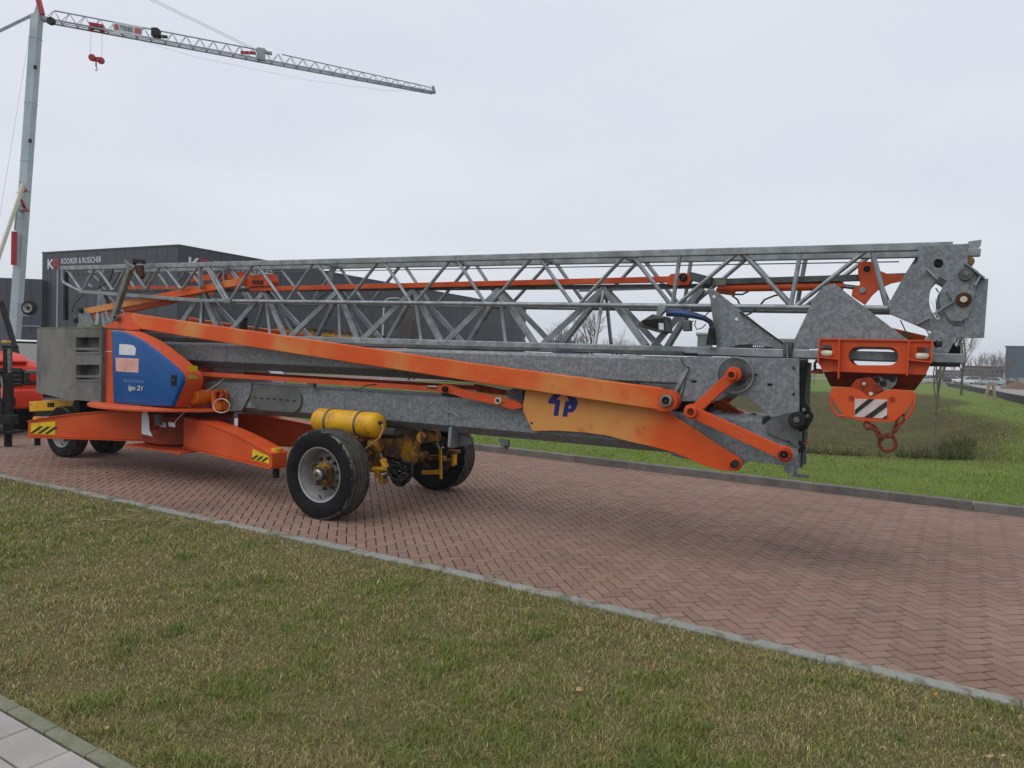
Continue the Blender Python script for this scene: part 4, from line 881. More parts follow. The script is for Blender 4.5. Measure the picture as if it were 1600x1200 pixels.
for a, b_ in (((665, 490), (690, 530)), ((700, 450), (745, 495)), ((365, 765), (410, 860)), ((225, 490), (280, 620)), ((650, 700), (690, 750))):
    MB().tube(P(*h5(*a), 0), P(*h5(*b_), 0), 0.005, None, 5).build('wire_rope', ROPE, head)
plate('far_top_lug', [h5(945, 92), h5(1058, 78), h5(1050, 130), h5(985, 190), h5(945, 200)], JW, 0.05, GALVT, head)
# end of the lower jib: gusset, dark bolts
tg = plate('end_gusset', [h5(560, 940), h5(625, 868), h5(835, 918), h5(770, 1055), h5(560, 1055)], -TW - .02, 0.02, GALV, t2, holes=[[P(*h5(685 + 40 * math.cos(2 * PI * k / 14), 968 + 36 * math.sin(2 * PI * k / 14)), -TW - .02) for k in range(14)]])
MB().tube(P(*h5(640, 972), -.20), P(*h5(715, 968), .2), 0.03).build('end_shaft', RUST, t2, True)
plate('end_bracket', [h5(770, 1050), h5(820, 960), h5(850, 1000), h5(870, 970), h5(880, 1050)], -.1, 0.15, BLACK, t2)
MB().b2((P(1440, 570, -TW).x, -.28, 1.87), (P(1500, 570, -TW).x, .28, 1.895)).build('end_crossplate', BLACK, t2)
plate('rear_jib_arm', [h5(295, 830), h5(590, 900), h5(560, 945), h5(350, 945)], 0.1, 0.06, ORANGED, t2)
disc('rear_pulley', *h5(400, 900), 8, 0.05, 0.05, mat('ochre_pulley', (0.2, 0.13, 0.05)), t2)
# ------------------------------------------------------------------ trolley and hook block
k7 = lambda X, Y: (1240 + X / 5.7125, 510 + Y / 5.7125)
kw = -0.42
obl = [P(*k7(585 + 95 * math.cos(a), 262 + 84 * math.sin(a)), kw) for a in [math.radians(90 + 180 * k / 10) for k in range(11)]] + [P(*k7(845 + 92 * math.cos(a), 265 + 82 * math.sin(a)), kw) for a in [math.radians(-90 + 180 * k / 10) for k in range(11)]]
wl_ = [P(*k7(x, y), kw) for x, y in ((245, 165), (342, 168), (342, 225), (245, 222))]; wr_ = [P(*k7(x, y), kw) for x, y in ((1100, 185), (1215, 188), (1215, 240), (1100, 238))]
trol = plate('trolley', [k7(x, y) for x, y in ((235, 115), (1235, 132), (1225, 330), (1185, 420), (1175, 432), (400, 405), (265, 398), (222, 330))], kw, 0.012, ORANGE, crane, holes=[obl, wl_, wr_], bevel=.002)
MB().bar(P(*k7(232, 116), kw + .05), P(*k7(1238, 132), kw + .05), 0.14, 0.012).build('top_flange', ORANGE, trol)
for a, b_ in (((410, 118), (402, 465)), ((1030, 130), (1012, 440)), ((235, 116), (222, 330)), ((1234, 132), (1224, 330))):
    MB().bar(P(*k7(*a), kw - .03), P(*k7(*b_), kw - .03), 0.07, 0.012, up=(1, 0, 0)).build('rib', ORANGE, trol)
for a, b_ in (((225, 272), (402, 292)), ((1020, 296), (1225, 318))):
    MB().bar(P(*k7(*a), kw - .03), P(*k7(*b_), kw - .03), 0.08, 0.012).build('shelf', ORANGE, trol)
for X, Y in ((293, 242), (1148, 268)):
    c = P(*k7(X, Y), kw - .02); MB().lathe([(0.001, -.04), (.02, -.045), (.027, -.03), (.028, .0), (.027, .03), (.02, .045), (.001, .04)], c, 12, axis='X').build('roller', CREAM, trol, True)
MB().loft([[P(*k7(x, y), w) for x, y, w in ((262, 400, kw), (1190, 425, kw), (1190, 425, .35), (262, 400, .35))], [P(*k7(x, y), w) for x, y, w in ((330, 535, kw + .2), (1080, 572, kw + .2), (1080, 572, .2), (330, 535, .2))]], cap=False).build('hopper_plate', GRIMSHADE, trol)
plate('trolley_back', [k7(x, y) for x, y in ((235, 115), (1235, 132), (1225, 330), (1175, 432), (265, 398), (222, 330))], 0.36, 0.012, ORANGED, trol, holes=[[p + Vector((0, .36 - kw, 0)) for p in obl]])
plate('side_stop', [k7(x, y) for x, y in ((150, 400), (190, 375), (255, 380), (265, 425), (155, 420))], kw + .1, 0.05, RUSTO, trol)
MB().path([P(*k7(190, 385), kw + .1), P(*k7(190, 330), kw + .1), P(*k7(210, 300), kw + .1)], 0.012).build('stop_cable', BLACK, trol)
hb = plate('hook_block', [k7(x, y) for x, y in ((335, 560), (350, 542), (480, 545), (570, 560), (650, 615), (690, 630), (735, 615), (820, 572), (900, 560), (1075, 578), (1080, 600), (1050, 700), (990, 770), (900, 850), (760, 852), (620, 845), (530, 822), (430, 775), (370, 690), (335, 620))], kw - .02, 0.02, ORANGE, crane, bevel=.003)
plate('hook_block_back', [k7(x, y) for x, y in ((335, 560), (1075, 578), (1050, 700), (900, 850), (620, 845), (430, 775), (335, 620))], kw + .12, 0.02, ORANGED, hb, bevel=.003)
plate('sheave_cheek', [k7(x, y) for x, y in ((500, 545), (560, 470), (680, 450), (800, 560), (735, 625), (690, 640), (640, 620))], kw + .02, 0.02, RUSTO, hb)
for X, Y, r in ((628, 512, 2.6), (690, 602, 3.2)): disc('bolt_head', *k7(X, Y), r, kw - .032, 0.02, CREAM, hb, 8)
for X, Y in ((515, 640), (880, 650)): disc('bolt_head', *k7(X, Y), 4, kw - .03, 0.015, RUSTO, hb, 8)
o = disc('sheave', *k7(815, 470), 17, kw + .05, 0.06, mat('grey_sheave', (0.22, 0.22, 0.2), (0.1, 0.1, 0.09), 20, 0.6), hb)
for X, Y in ((740, 480), (825, 450), (880, 470), (800, 510)): MB().prism([circ(*k7(X, Y), 5, kw + .045, 10)], (0, .006, 0)).build('sheave_opening', BLACK, o)
for pts in ([(335, 600), (332, 690), (360, 760), (400, 800), (440, 795), (520, 815)], [(1080, 590), (1075, 700), (1040, 780), (1000, 825)]):
    MB().path([P(*k7(*p), kw - .01) for p in pts], 0.012, 8).build('guard_bow', ORANGED, hb, True)
st = plate('hazard_sticker', [k7(x, y) for x, y in ((545, 645), (837, 654), (832, 822), (545, 806))], kw - .0245, 0.003, mat('hazard_white', (0.55, 0.42, 0.40), (0.62, 0.56, 0.54), 14, 0.6, 0, 0, 0, 0.35, 0.65, (0.4, 0.1, 0.05), 25, 0.68, 0.75), hb, bevel=0)
for a in (((548, 745), (665, 648), (722, 650), (590, 755), (575, 770), (548, 790)), ((630, 810), (832, 664), (835, 715), (700, 815)), ((790, 818), (834, 790), (832, 822))):
    plate('hazard_stripe', [k7(*p) for p in a], kw - .0285, 0.003, BLACKP, st, bevel=0)
def link_ring(name, c, ax, ay, a, b, r, par, m=GRIMSHADE, n=20):
    c = Vector(c); MB().path([c + Vector(ax) * (a * math.cos(2 * PI * k / n)) + Vector(ay) * (b * math.sin(2 * PI * k / n)) for k in range(n)], r, 8, closed=True).build(name, m, par, True)
mm = (P(1385, 690, kw) - P(1385, 700, kw)).z / 10
link_ring('ring', P(*k7(838, 1040), kw), (1, 0, 0), (0, .1, 1), 11.5 * mm, 12.5 * mm, 2.9 * mm, hb)
for X, Y, a, sz in ((660, 885, -55, 6), (715, 905, -40, 7.5), (765, 975, -50, 7.5), (955, 830, 60, 8), (915, 905, 65, 7.5), (845, 975, 15, 7)):
    an = math.radians(a); d = Vector((math.cos(an), 0, math.sin(an))); alt = (X * 7 + Y) % 2
    side = Vector((-math.sin(an), 0.15, math.cos(an))) if alt else Vector((-.5 * math.sin(an), 0.85, .5 * math.cos(an)))
    link_ring('chain_link', P(*k7(X, Y), kw), d, side, sz * mm, 4.2 * mm, 2.1 * mm, hb)

# ------------------------------------------------------------------ slewing platform, counterweight, cabinet
TC = -3.75
deck = MB().lathe([(0.0001, 0.0), (1.28, 0.0), (1.30, -0.01), (1.30, -0.035), (0.9, -0.05), (0.0001, -0.05)], (TC, 0, 1.0), 56, axis='Z').build('slewing_deck', ORANGED, crane, True)
MB().lathe([(0.62, -.05), (0.62, -.16), (0.55, -.18), (0.0001, -.18)], (TC, 0, 1.0), 40, axis='Z').build('slewing_ring', BLACK, deck, True)
cwz0, cwz1 = 1.0, 2.03
cp_ = [(-4.42, -0.92), (-5.33, -0.92), (-6.88, -0.46), (-6.88, 0.46), (-5.33, 0.92), (-4.42, 0.92)]
cwl = [Vector((a, b, cwz0)) for a, b in cp_]
CB = MB().prism([[Vector((-5.35, b, z)) for b, z in ((-.9, 1), (.9, 1), (.9, 2.02), (-.9, 2.02))]], (0.1, 0, 0))
# near face with two recesses
cwm = MB(); n = 6
def quadwall(a, b): cwm.add([(a[0], a[1], cwz0), (b[0], b[1], cwz0), (b[0], b[1], cwz1), (a[0], a[1], cwz1)], [(0, 1, 2, 3)])
for i in range(1, 6): quadwall(cp_[i], cp_[(i + 1) % 6])
face = [Vector((-4.42, -.92, cwz0)), Vector((-5.33, -.92, cwz0)), Vector((-5.33, -.92, cwz1)), Vector((-4.42, -.92, cwz1))]
rec = [[P(x, y, -.92) for x, y in ((119, 527), (156, 527), (156, 550), (119, 550))], [P(x, y, -.92) for x, y in ((119.5, 570), (156, 570), (156, 593), (119.5, 593))]]
fl_ = face + rec[0] + rec[1]; tr_ = tessellate_polygon([face] + rec); cwm.add(fl_, [tuple(t) for t in tr_])
for rc in rec:
    bk = [p + Vector((0, 0.16, 0)) for p in rc]; cwm.add(rc + bk, [(0, 1, 5, 4), (1, 2, 6, 5), (2, 3, 7, 6), (3, 0, 4, 7), (4, 5, 6, 7)])
cwm.add([(a, b, cwz0) for a, b in cp_], [tuple(range(6))]); cwm.add([(a, b, cwz1) for a, b in cp_], [tuple(range(6))])
cw = cwm.build('counterweight', CONC, crane)
MB().prism([[Vector((a * 1.002 + .01, b * 1.003, cwz1 + .002)) for a, b in cp_]], (0, 0, 0.018)).build('mossy_top', MOSS, cw, False, .004)
for rc in rec:
    A = rc[3] + Vector((0, -.012, 0.045)); B = rc[2] + Vector((0, -.012, 0.045)); MB().bar(A + Vector((0, .03, 0)), B + Vector((0, .03, 0)), 0.04, 0.035).build('recess_lintel', CONC, cw)
    MB().prism([[rc[0] + Vector((-.03, -.006, .03)), rc[1] + Vector((.03, -.006, .03)), rc[2] + Vector((.03, -.006, -.03)), rc[3] + Vector((-.03, -.006, -.03))], [p + Vector((0, -.006, 0)) for p in rc]], (0, .008, 0)).build('recess_frame', CONC, cw)
for px, py in ((109, 540), (110, 606), (160, 560), (160, 605)): disc('tie_hole', px, py, 1.3, -.923, .004, BLACK, cw, 10, 0)
for t, w_, r in ((-5.55, -.35, .16), (-5.0, -.2, .2)): MB().lathe([(.0001, .07), (r * .7, .07), (r, .03), (r, 0)], (t, w_, 2.05), 14, axis='Z').build('moss_covered_lug', MOSS, cw, True)
plate('tie_bracket', [(123, 487), (131, 483), (140, 492), (146, 505), (160, 513), (120, 513)], -0.18, 0.03, GALV, cw); plate('tie_bracket', [(123, 487), (131, 483), (140, 492), (146, 505), (160, 513), (120, 513)], -0.05, 0.03, GALV, cw)
disc('bracket_pin', 124, 485, 4, -0.22, 0.25, BLACK, cw); MB().path([P(119, 498, -.2), P(112, 488, -.2), P(116, 474, -.2), P(135, 455, -.1)], 0.013).build('hose', GALVD, cw, True)
disc('shackle', 117, 500, 5, -.2, .04, BLACK, cw)
plate('inspection_plate', [(154, 494), (170, 494), (174, 506), (155, 506)], 0.0, 0.02, PAPER, cw)
post = MB().bar(P(174, 508, -.42), P(205, 416, -.42), 0.07, 0.085).build('locking_post', GALVB, crane, False, .004)
MB().bar(P(195, 407, -.44), P(208, 422, -.44), 0.03, 0.04).build('post_hook', GALVB, post)
plate('rusty_shackle', [(209, 415), (220, 414), (222, 430), (219, 436), (212, 425)], -0.40, 0.05, RUST, post); plate('shackle_strap', [(206, 403), (222, 406), (223, 412), (220, 412), (210, 410), (207, 414)], -.40, .05, BLACK, post)
# cabinet: two curved housings with blue doors, tower between
q8 = lambda X, Y: (170 + X / 8, 500 + Y / 8)
prof = [(-55, 120), (60, 122), (150, 128), (230, 150), (330, 195), (440, 255), (560, 335), (680, 430), (790, 520), (880, 600), (945, 665), (965, 720), (960, 790), (930, 870), (890, 960), (850, 1050), (830, 1095), (500, 1085), (200, 1060), (70, 1040), (-45, 1030)]
def lower_pts(w, grow=0.0):
    pts = [P(*q8(x, y), -.86) for x, y in prof]; c = sum(pts, Vector()) / len(pts)
    return [Vector((c.x + (p.x - c.x) * (1 + grow), w, c.z + (p.z - c.z) * (1 + grow))) for p in pts]
for s in (1, -1):
    yo = -.86 * s; yi = -.60 * s
    cab = MB().loft([lower_pts(yo, -0.012), lower_pts(yo + .02 * s, 0.0), lower_pts(yi, 0.0)]).build('cabinet', ORANGED if s > 0 else PAPER, crane, True, 0)
    dp = prof[1:-1]; pts = [P(*q8(x, y), -.86) for x, y in dp]
    pts[0].x = P(*q8(52, 128), -.86).x; pts[0].z = P(*q8(52, 128), -.86).z; pts[-1].x = P(*q8(75, 1040), -.86).x
    c = sum(pts, Vector()) / len(pts)
    sc = lambda k, w: [Vector((c.x + (p.x - c.x) * k, w, c.z + (p.z - c.z) * k)) for p in pts]
    door = MB().loft([sc(.985, yo + .006 * s), sc(.985, yo - .02 * s), sc(.955, yo - .045 * s), sc(.90, yo - .05 * s)]).build('door', BLUE, cab, True)
    if s > 0:
        dw = -.912
        plate('paper_label', [q8(132, 300), q8(240, 305), q8(310, 318), q8(338, 360), q8(328, 442), q8(128, 432)], dw, .002, PAPER, door, bevel=0)
        pk = plate('faded_label', [q8(85, 470), q8(375, 482), q8(367, 658), q8(90, 640)], dw - .001, .002, PINK, door, bevel=0)
        for k in range(4): plate('print_line', [q8(150, 515 + k * 32), q8(310, 520 + k * 32), q8(310, 526 + k * 32), q8(150, 521 + k * 32)], dw - .003, .001, mat('pale_print', (0.5, 0.22, 0.2)), pk, bevel=0)
        a = P(*q8(245, 888), dw); b_ = P(*q8(425, 888), dw); c_ = P(*q8(245, 812), dw)
        text_part('lettering', 'Igo 21', mat('cream_print', (0.75, 0.72, 0.6), rough=.5), door, (a.x, dw, a.z), (1, 0, 0), (0, 0, 1), b_.x - a.x, c_.z - a.z, .003, .25, .004)
        hp = plate('door_handle', [q8(772, 685), q8(845, 690), q8(840, 830), q8(775, 820)], dw - .004, .012, BLACK, door)
        disc('key_lock', *q8(803, 750), 1.2, dw - .012, .01, STEEL, hp, 10, 0)
        plate('door_rib', [q8(165, 690), q8(380, 700), q8(380, 710), q8(165, 700)], dw - .004, .01, BLUE, door); plate('door_rib', [q8(180, 740), q8(440, 760), q8(440, 795), q8(180, 780)], dw - .003, .008, mat('worn_blue', (.03, .1, .3), (.05, .13, .32), 8, .5), door)
        plate('door_rib', [q8(190, 1000), q8(490, 1015), q8(490, 1028), q8(190, 1012)], dw - .004, .01, BLUE, door)
        plate('seam_strip', [q8(-50, 388), q8(58, 394), q8(58, 402), q8(-50, 396)], -.866, .006, WHITE, cab, bevel=0)
        x1 = P(*q8(945, 660), -.86).x
        for Z, hh, m_ in ((1.50, .075, STICKY), (1.405, .045, mat('olive_sticker', (.4, .33, .03)))):
            MB().prism([[Vector((x1 + .035 - (1.5 - Z) * .0, -.83, Z)), Vector((x1 + .045, -.70, Z)), Vector((x1 + .04, -.70, Z + hh)), Vector((x1 + .03, -.83, Z + hh))]], (.004, 0, 0)).build('warning_sticker', m_, cab)
        for k in range(3): pass
MB().b2((-4.3, -.6, 1.0), (-4.0, .6, 1.62)).build('cabinet_bulkhead', ORANGED, deck)
# slewing motor with coiled cable
c = P(313, 620, -.55)
mo = MB().lathe([(.0001, -.12), (.085, -.12), (.098, -.105), (.098, .14), (.0001, .14)], c, 24).build('slewing_motor', mat('bright_orange', (.68, .17, .015), (.6, .13, .015), 6, .5), crane, True)
MB().lathe([(.0001, .0), (.016, .0), (.016, .01)], c + Vector((-.01, -.125, 0)), 8).build('motor_tap', BLACK, mo)
plate('motor_flange', [(329, 612), (336, 609), (345, 612), (345, 640), (332, 640), (330, 630)], -.5, .12, mat('bright_orange', (.6, .13, .015)), mo); disc('motor_flange_ring', 341, 618, 10, -.55, .05, RUSTO, mo, hole=6)
MB().path([P(332 + 14 + 13 * math.cos(a), 634 + 11 * math.sin(a), -.62 + .004 * k) for k, a in enumerate([2 * PI * i / 14 for i in range(32)])], .006).build('cable_coil', WIREW, mo)
MB().path([P(306, 626, -.6), P(290, 642, -.65), P(277, 655, -.7), P(270, 664, -.66)], .008).build('cable', WIREW, mo); MB().path([P(322, 612, -.5), P(340, 600, -.4), P(352, 590, -.36)], .006).build('cable', WIREW, mo)

# ------------------------------------------------------------------ base with four arched outrigger legs
base = MB().lathe([(0.0001, .05), (.60, .05), (.62, .03), (.62, -.40), (.58, -.43), (.0001, -.43)], (TC, 0, .86), 40, axis='Z').build('base_drum', mat('shaded_orange', (.34, .048, .018), (.20, .036, .018), 5, .6, 0, .05, 50), crane, True)  # drum colour darkened to paint in the shade of the recess between legs
MB().b2((TC - .35, -.78, .395), (TC + .85, .78, .42)).build('base_plate', ORANGED, base, False, .004)
def leg(ax, aw, bx, bw, z0, h0, h1, lab, near):
    A = Vector((ax, aw, 0)); B = Vector((bx, bw, 0)); d = (B - A); L_ = d.length; d.normalize(); nn = Vector((-d.y, d.x, 0)); hw_ = .10
    N_ = 12; rings = []
    for i in range(N_ + 1):
        t = i / N_; p = A + d * (L_ * t); zt = z0 + h0 + (h1 - h0) * (t ** 2.0); zb_ = z0 - .02 * t
        rings.append([p + nn * hw_ + Vector((0, 0, zb_)), p - nn * hw_ + Vector((0, 0, zb_)), p - nn * hw_ + Vector((0, 0, zt)), p + nn * hw_ + Vector((0, 0, zt))])
    o = MB().loft(rings).build('outrigger_leg', ORANGE, crane, False, .006)
    fl = MB()
    fl.loft([[p + Vector((0, 0, dz)) + nn * k for dz, k, p in ((.003, .02, r[3]), (.003, -.02, r[2]), (.018, -.02, r[2]), (.018, .02, r[3]))] for r in rings]); fl.build('leg_flange', ORANGE, o)
    fl = MB(); fl.loft([[p + Vector((0, 0, dz)) + nn * k for dz, k, p in ((-.018, .02, r[0]), (-.018, -.02, r[1]), (-.003, -.02, r[1]), (-.003, .02, r[0]))] for r in rings]); fl.build('leg_flange', ORANGE, o)
    MB().lathe([(.0001, -.06), (.04, -.06), (.04, .1)], B - d * .07 + Vector((0, 0, z0 - .10)), 12, axis='Z').build('foot_spindle', BLACK, o, True)
    MB().lathe([(.0001, .05), (.055, .05), (.06, .03), (.06, .0)], B - d * .07 + Vector((0, 0, z0 + h1 + .02)), 14, axis='Z').build('spindle_cap', YELLOW, o, True)
    if near:
        sd = -1 if (nn.y > 0) else 1; off = nn * sd * (hw_ + .003)
        a = B - d * .05 + off; b_ = B - d * .42 + off
        zt = lambda t: z0 + h0 + (h1 - h0) * (t ** 2.0); t1 = 1 - .05 / L_; t2_ = 1 - .42 / L_
        st = MB().prism([[a + Vector((0, 0, z0 + .02)), a + Vector((0, 0, zt(t1) - .03)), b_ + Vector((0, 0, zt(t2_) - .06)), b_ + Vector((0, 0, z0 + .02))]], nn * sd * .003).build('hazard_sticker', STICKY, o)
        for k in range(3):
            x_ = .09 + k * .11; p = B - d * x_ + off * 1.05; g_ = B - d * (x_ + .13) + off * 1.05
            if lab == 'l': p, g_ = g_, p
            MB().prism([[g_ + Vector((0, 0, z0 + .03)), g_ + d * .05 + Vector((0, 0, z0 + .03)), p + d * .03 + Vector((0, 0, z0 + min(h1 * .72, .16))), p - d * .02 + Vector((0, 0, z0 + min(h1 * .72, .16)))]], nn * sd * .003).build('hazard_stripe', BLACKP, st)
    return o
leg(-4.1, -.40, -5.72, -1.12, .46, .40, .19, 'l', True)
leg(-3.15, -.44, -1.0, -.88, .455, .385, .125, 'r', True)
leg(-3.15, .44, -1.0, .88, .455, .385, .125, 'r', False)
leg(-4.1, .40, -5.72, 1.12, .46, .40, .19, 'l', False)
plate('hydraulic_valve', [(233, 652), (238, 648), (246, 650), (248, 660), (238, 672), (232, 670)], -.86, .1, RUSTO, base); plate('valve_body', [(240, 648), (248, 648), (248, 665), (243, 665)], -.90, .06, GALVD, base)
plate('sight_window', [(221, 646), (225, 642), (229, 643), (232, 652), (233, 672), (238, 682), (221, 678)], -.93, .01, PAPER, base)
for x in (250, 265): plate('data_plate', [(x - 2, 659), (x + 8, 661), (x + 8, 668), (x - 2, 666)], -.815, .012, PAPER, base)
# concrete striped post seen behind
# ------------------------------------------------------------------ wheels, axle, tank
def wheel(name, c, R, wid, s, rimm=RIM, detail=True):
    c = Vector(c); h = wid / 2; k = R / .49
    tp = [(.29 * k, .40), (.31 * k, .46), (.36 * k, .52), (.43 * k, .53), (.465 * k, .49), (.485 * k, .44), (.49 * k, .40), (.49 * k, .30), (.475 * k, .295), (.475 * k, .265), (.49 * k, .26), (.492 * k, .12), (.477 * k, .115), (.477 * k, .085), (.492 * k, .08)]
    prof_ = [(r, -s * o * wid) for r, o in tp] + [(r, s * o * wid) for r, o in tp[::-1]]
    mis = [0, 0, 0, 0, 2, 1] + [1] * (len(prof_) - 13) + [2, 0, 0, 0, 0, 0]; mis = mis[:len(prof_) - 1]
    ty = MB().lathe(prof_, c, 56, mis=mis)
    w = MB().lathe([(.0001, s * .02), (.07, s * .02), (.07, s * .09), (.0001, s * .09)], c, 16).build(name, BLACK, crane, True)
    ty.build('tyre', [RUBBER, TREAD, SCUFF], w, True)
    o = -s
    rp = [(.305 * k, o * .43 * wid), (.30 * k, o * .45 * wid), (.285 * k, o * .43 * wid), (.278 * k, o * .30 * wid), (.262 * k, o * .22 * wid), (.25 * k, o * .0), (.243 * k, o * -.06 * wid)]
    rm = MB().lathe(rp, c, 48).build('rim', rimm, w, True); MB().lathe([(.243 * k, o * -.06 * wid), (.19 * k, o * -.05 * wid), (.155 * k, o * .03 * wid), (.10 * k, o * .04 * wid)], c, 40).build('rim_disc', RIMD if detail else rimm, w, True)
    if detail:
        hub = MB().lathe([(.125 * k, o * .03), (.125 * k, o * .07), (.115 * k, o * .085), (.10 * k, o * .085), (.10 * k, o * .11), (.085 * k, o * .12), (.085 * k, o * .1)], c, 28).build('hub', YELLOWR, w, True)
        MB().lathe([(.0001, o * .17), (.045 * k, o * .17), (.062 * k, o * .155), (.066 * k, o * .09)], c, 16).build('hub_cap', STEEL, w, True); MB().lathe([(.0001, o * .172), (.03 * k, o * .172)], c, 6).build('cap_mark', YELLOWR, w)
        for i in range(10):
            a = 2 * PI * i / 10 + .2; p = c + Vector((.168 * k * math.cos(a), o * .01, .168 * k * math.sin(a))); MB().lathe([(.0001, o * .035), (.016, o * .035), (.02, o * .02), (.022, o * -.02)], p, 6).build('wheel_nut', RUST, w)
        p = c + Vector((.0, o * .3 * wid, -.262 * k)); MB().tube(p, p + Vector((0, o * .03, .04)), .008).build('valve', BLACK, w)
    return w
wheel('road_wheel', (-.05, -1.10, .485), .49, .30, 1)
wheel('road_wheel', (-.05, 1.10, .485), .49, .30, -1)
wheel('front_wheel', (-6.28, -.30, .40), .405, .24, 1)
wheel('front_wheel', (-6.28, .36, .40), .405, .24, -1)
ax = MB().tube((-.05, -.95, .485), (-.05, .95, .485), .065, None, 14).build('axle', YELLOWR, crane, True)
for s in (-1, 1):
    MB().lathe([(.0001, 0), (.2, 0), (.21, .02), (.21, .1), (.0001, .1)], (-.05, s * .83 - .05, .485), 28).build('brake_drum', BLACK, ax, True)
    MB().box((-.05, s * .42, .72), (.24, .12, .42)).build('axle_bracket', YELLOWR, ax, False, .01)
    MB().box((.24, s * .62, .50), (.22, .08, .06)).build('brake_lever_mount', YELLOWR, ax, False, .006)
    MB().lathe([(.0001, 0), (.07, 0), (.085, .02), (.085, .12), (.07, .14), (.0001, .14)], (.12, s * .58, .78), 20, axis='X').build('brake_chamber', YELLOWR, ax, True)
    MB().tube((.2, s * .58, .78), (.3, s * .58, .60), .012).build('brake_rod', STEEL, ax)
MB().box((-.05, 0, .66), (.35, .62, .30)).build('axle_frame', YELLOWR, ax, False, .012)
MB().box((-.05, 0, .90), (.55, .58, .09)).build('axle_saddle', GALVD, ax, False, .01)
plate('mount_plate', [(632, 675), (650, 672), (652, 720), (636, 735), (626, 712)], -.18, .03, YELLOWR, ax); disc('cam_housing', 658, 684, 9, -.3, .22, YELLOWR, ax); disc('cam_cover', 661, 684, 6, -.32, .03, YELLOWR, ax, 16)
for pts, r in (([(582, 733), (602, 732)], .02), ([(598, 717), (603, 731)], .03), ([(601, 718), (601, 735)], .022)): MB().bar(P(*pts[0], -.78), P(*pts[1], -.78), r * 2, r * 1.6).build('brake_bracket', YELLOW, ax, False, .004)
for i in range(9):
    a = P(rs.uniform(584, 606), rs.uniform(738, 762), -.80); MB().box(a, (rs.uniform(.03, .07), rs.uniform(.03, .08), rs.uniform(.02, .06)), 0, Matrix.Rotation(rs.uniform(0, 3), 3, 'Y')).build('brake_linkage', YELLOWR, ax, False, .004)
MB().bar(P(688, 700, .5), P(689, 748, .5), .03, .02).build('stabiliser_rod', YELLOW, ax); MB().bar(P(660, 738, .45), P(690, 738, .5), .05, .05).build('stabiliser_foot', YELLOW, ax, False, .004)
MB().b2(P(705, 708, .78), P(714, 728, .86)).build('suspension_bracket', YELLOW, ax, False, .006); MB().b2(P(698, 703, .75), P(720, 708, .9)).build('suspension_bracket', YELLOWR, ax, False, .004)
MB().bar(P(670, 716, .6), P(705, 718, .8), .04, .04).build('cross_rod', YELLOWR, ax); MB().bar(P(648, 712, .2), P(672, 732, .3), .025, .025).build('cross_rod', RUST, ax)
MB().path([P(710, 727, .8), P(722, 730, .85), P(728, 731.5, .88)], .012).build('tail_pin', BLACK, ax)
hb_ = MB()
for i in range(16):
    t = i / 15; pts = []
    for k in range(9):
        u_ = k / 8; X = 604 + 40 * u_ + rs.uniform(-1, 1); Y = 712 + 6 * t + 36 * t * math.sin(PI * (0.15 + .75 * u_)) + 12 * u_ + rs.uniform(-1, 1); pts.append(P(X, Y, -.42 + .12 * rs.random()))
    hb_.path(pts, .012, 6)
hb_.build('hose_bundle', HOSE, ax, True)
for pts in ([(606, 738), (615, 750), (628, 752), (640, 742)], [(604, 730), (612, 746), (622, 751), (632, 748)]): MB().path([P(*p, -.45) for p in pts], .009).build('hose', HOSE, ax, True)
tk0, tk1 = -.66, .27
tank = MB().lathe([(.0001, tk0 - .03), (.07, tk0 - .025), (.12, tk0), (.142, tk0 + .04), (.145, tk0 + .06), (.145, tk1 - .06), (.142, tk1 - .04), (.12, tk1), (.07, tk1 + .025), (.0001, tk1 + .03)], (0, -.62, 1.0), 36, axis='X').build('air_tank', YELLOW, crane, True)
for t in (tk0 + .22, tk1 - .26): MB().lathe([(.147, t - .014), (.151, t - .014), (.151, t + .014), (.147, t + .014)], (0, -.62, 1.0), 36, axis='X').build('tank_strap', GALVD, tank, True)
for t in (tk0 + .2, tk1 - .26): MB().b2((t - .04, -.64, .80), (t + .04, -.3, .87)).build('tank_bracket', YELLOWR, tank, False, .005)
MB().lathe([(.0001, .07), (.016, .07), (.022, .05), (.022, .0)], (tk1 + .0, -.66, 1.04), 8, axis='X').build('tank_valve', BLACK, tank)
MB().path([(tk1 + .06, -.66, 1.04), (tk1 + .10, -.68, .98), (tk1 + .08, -.72, .88), (tk1 - .02, -.74, .80), (tk1 - .10, -.74, .74)], .010).build('air_line', mat('tan_hose', (.35, .2, .08), rough=.5), tank, True)
# drawbar with hydraulic leg at the far left
db = MB().bar((-6.0, -.15, .86), (-7.35, -.25, .73), .15, .17).build('drawbar', YELLOW, crane, False, .012)
for k in range(3): MB().box((-6.72 - k * .06, -.275, .80 - k * .005), (.03, .05, .07)).build('stencil_mark', BLACKP, db)
MB().bar((-6.1, -.15, .72), (-7.2, -.25, .62), .12, .09).build('drawbar_underside', BLACK, db)
MB().lathe([(.0001, -.13), (.1, -.12), (.13, 0), (.1, .12), (.0001, .13)], (-5.85, -.3, .84), 16).build('drawbar_joint', BLACK, db, True)
MB().box((-6.05, -.2, .93), (.5, .3, .06)).build('drawbar_yoke', PAPER, db)
MB().bar((-6.0, .0, .75), (-6.3, 0, .42), .3, .2).build('front_axle_yoke', BLACK, db); MB().tube((-6.28, -.3, .40), (-6.28, .36, .40), .05).build('front_axle', BLACK, db)
# ================================================================== BACKGROUND
ROAD_Z = 0.0
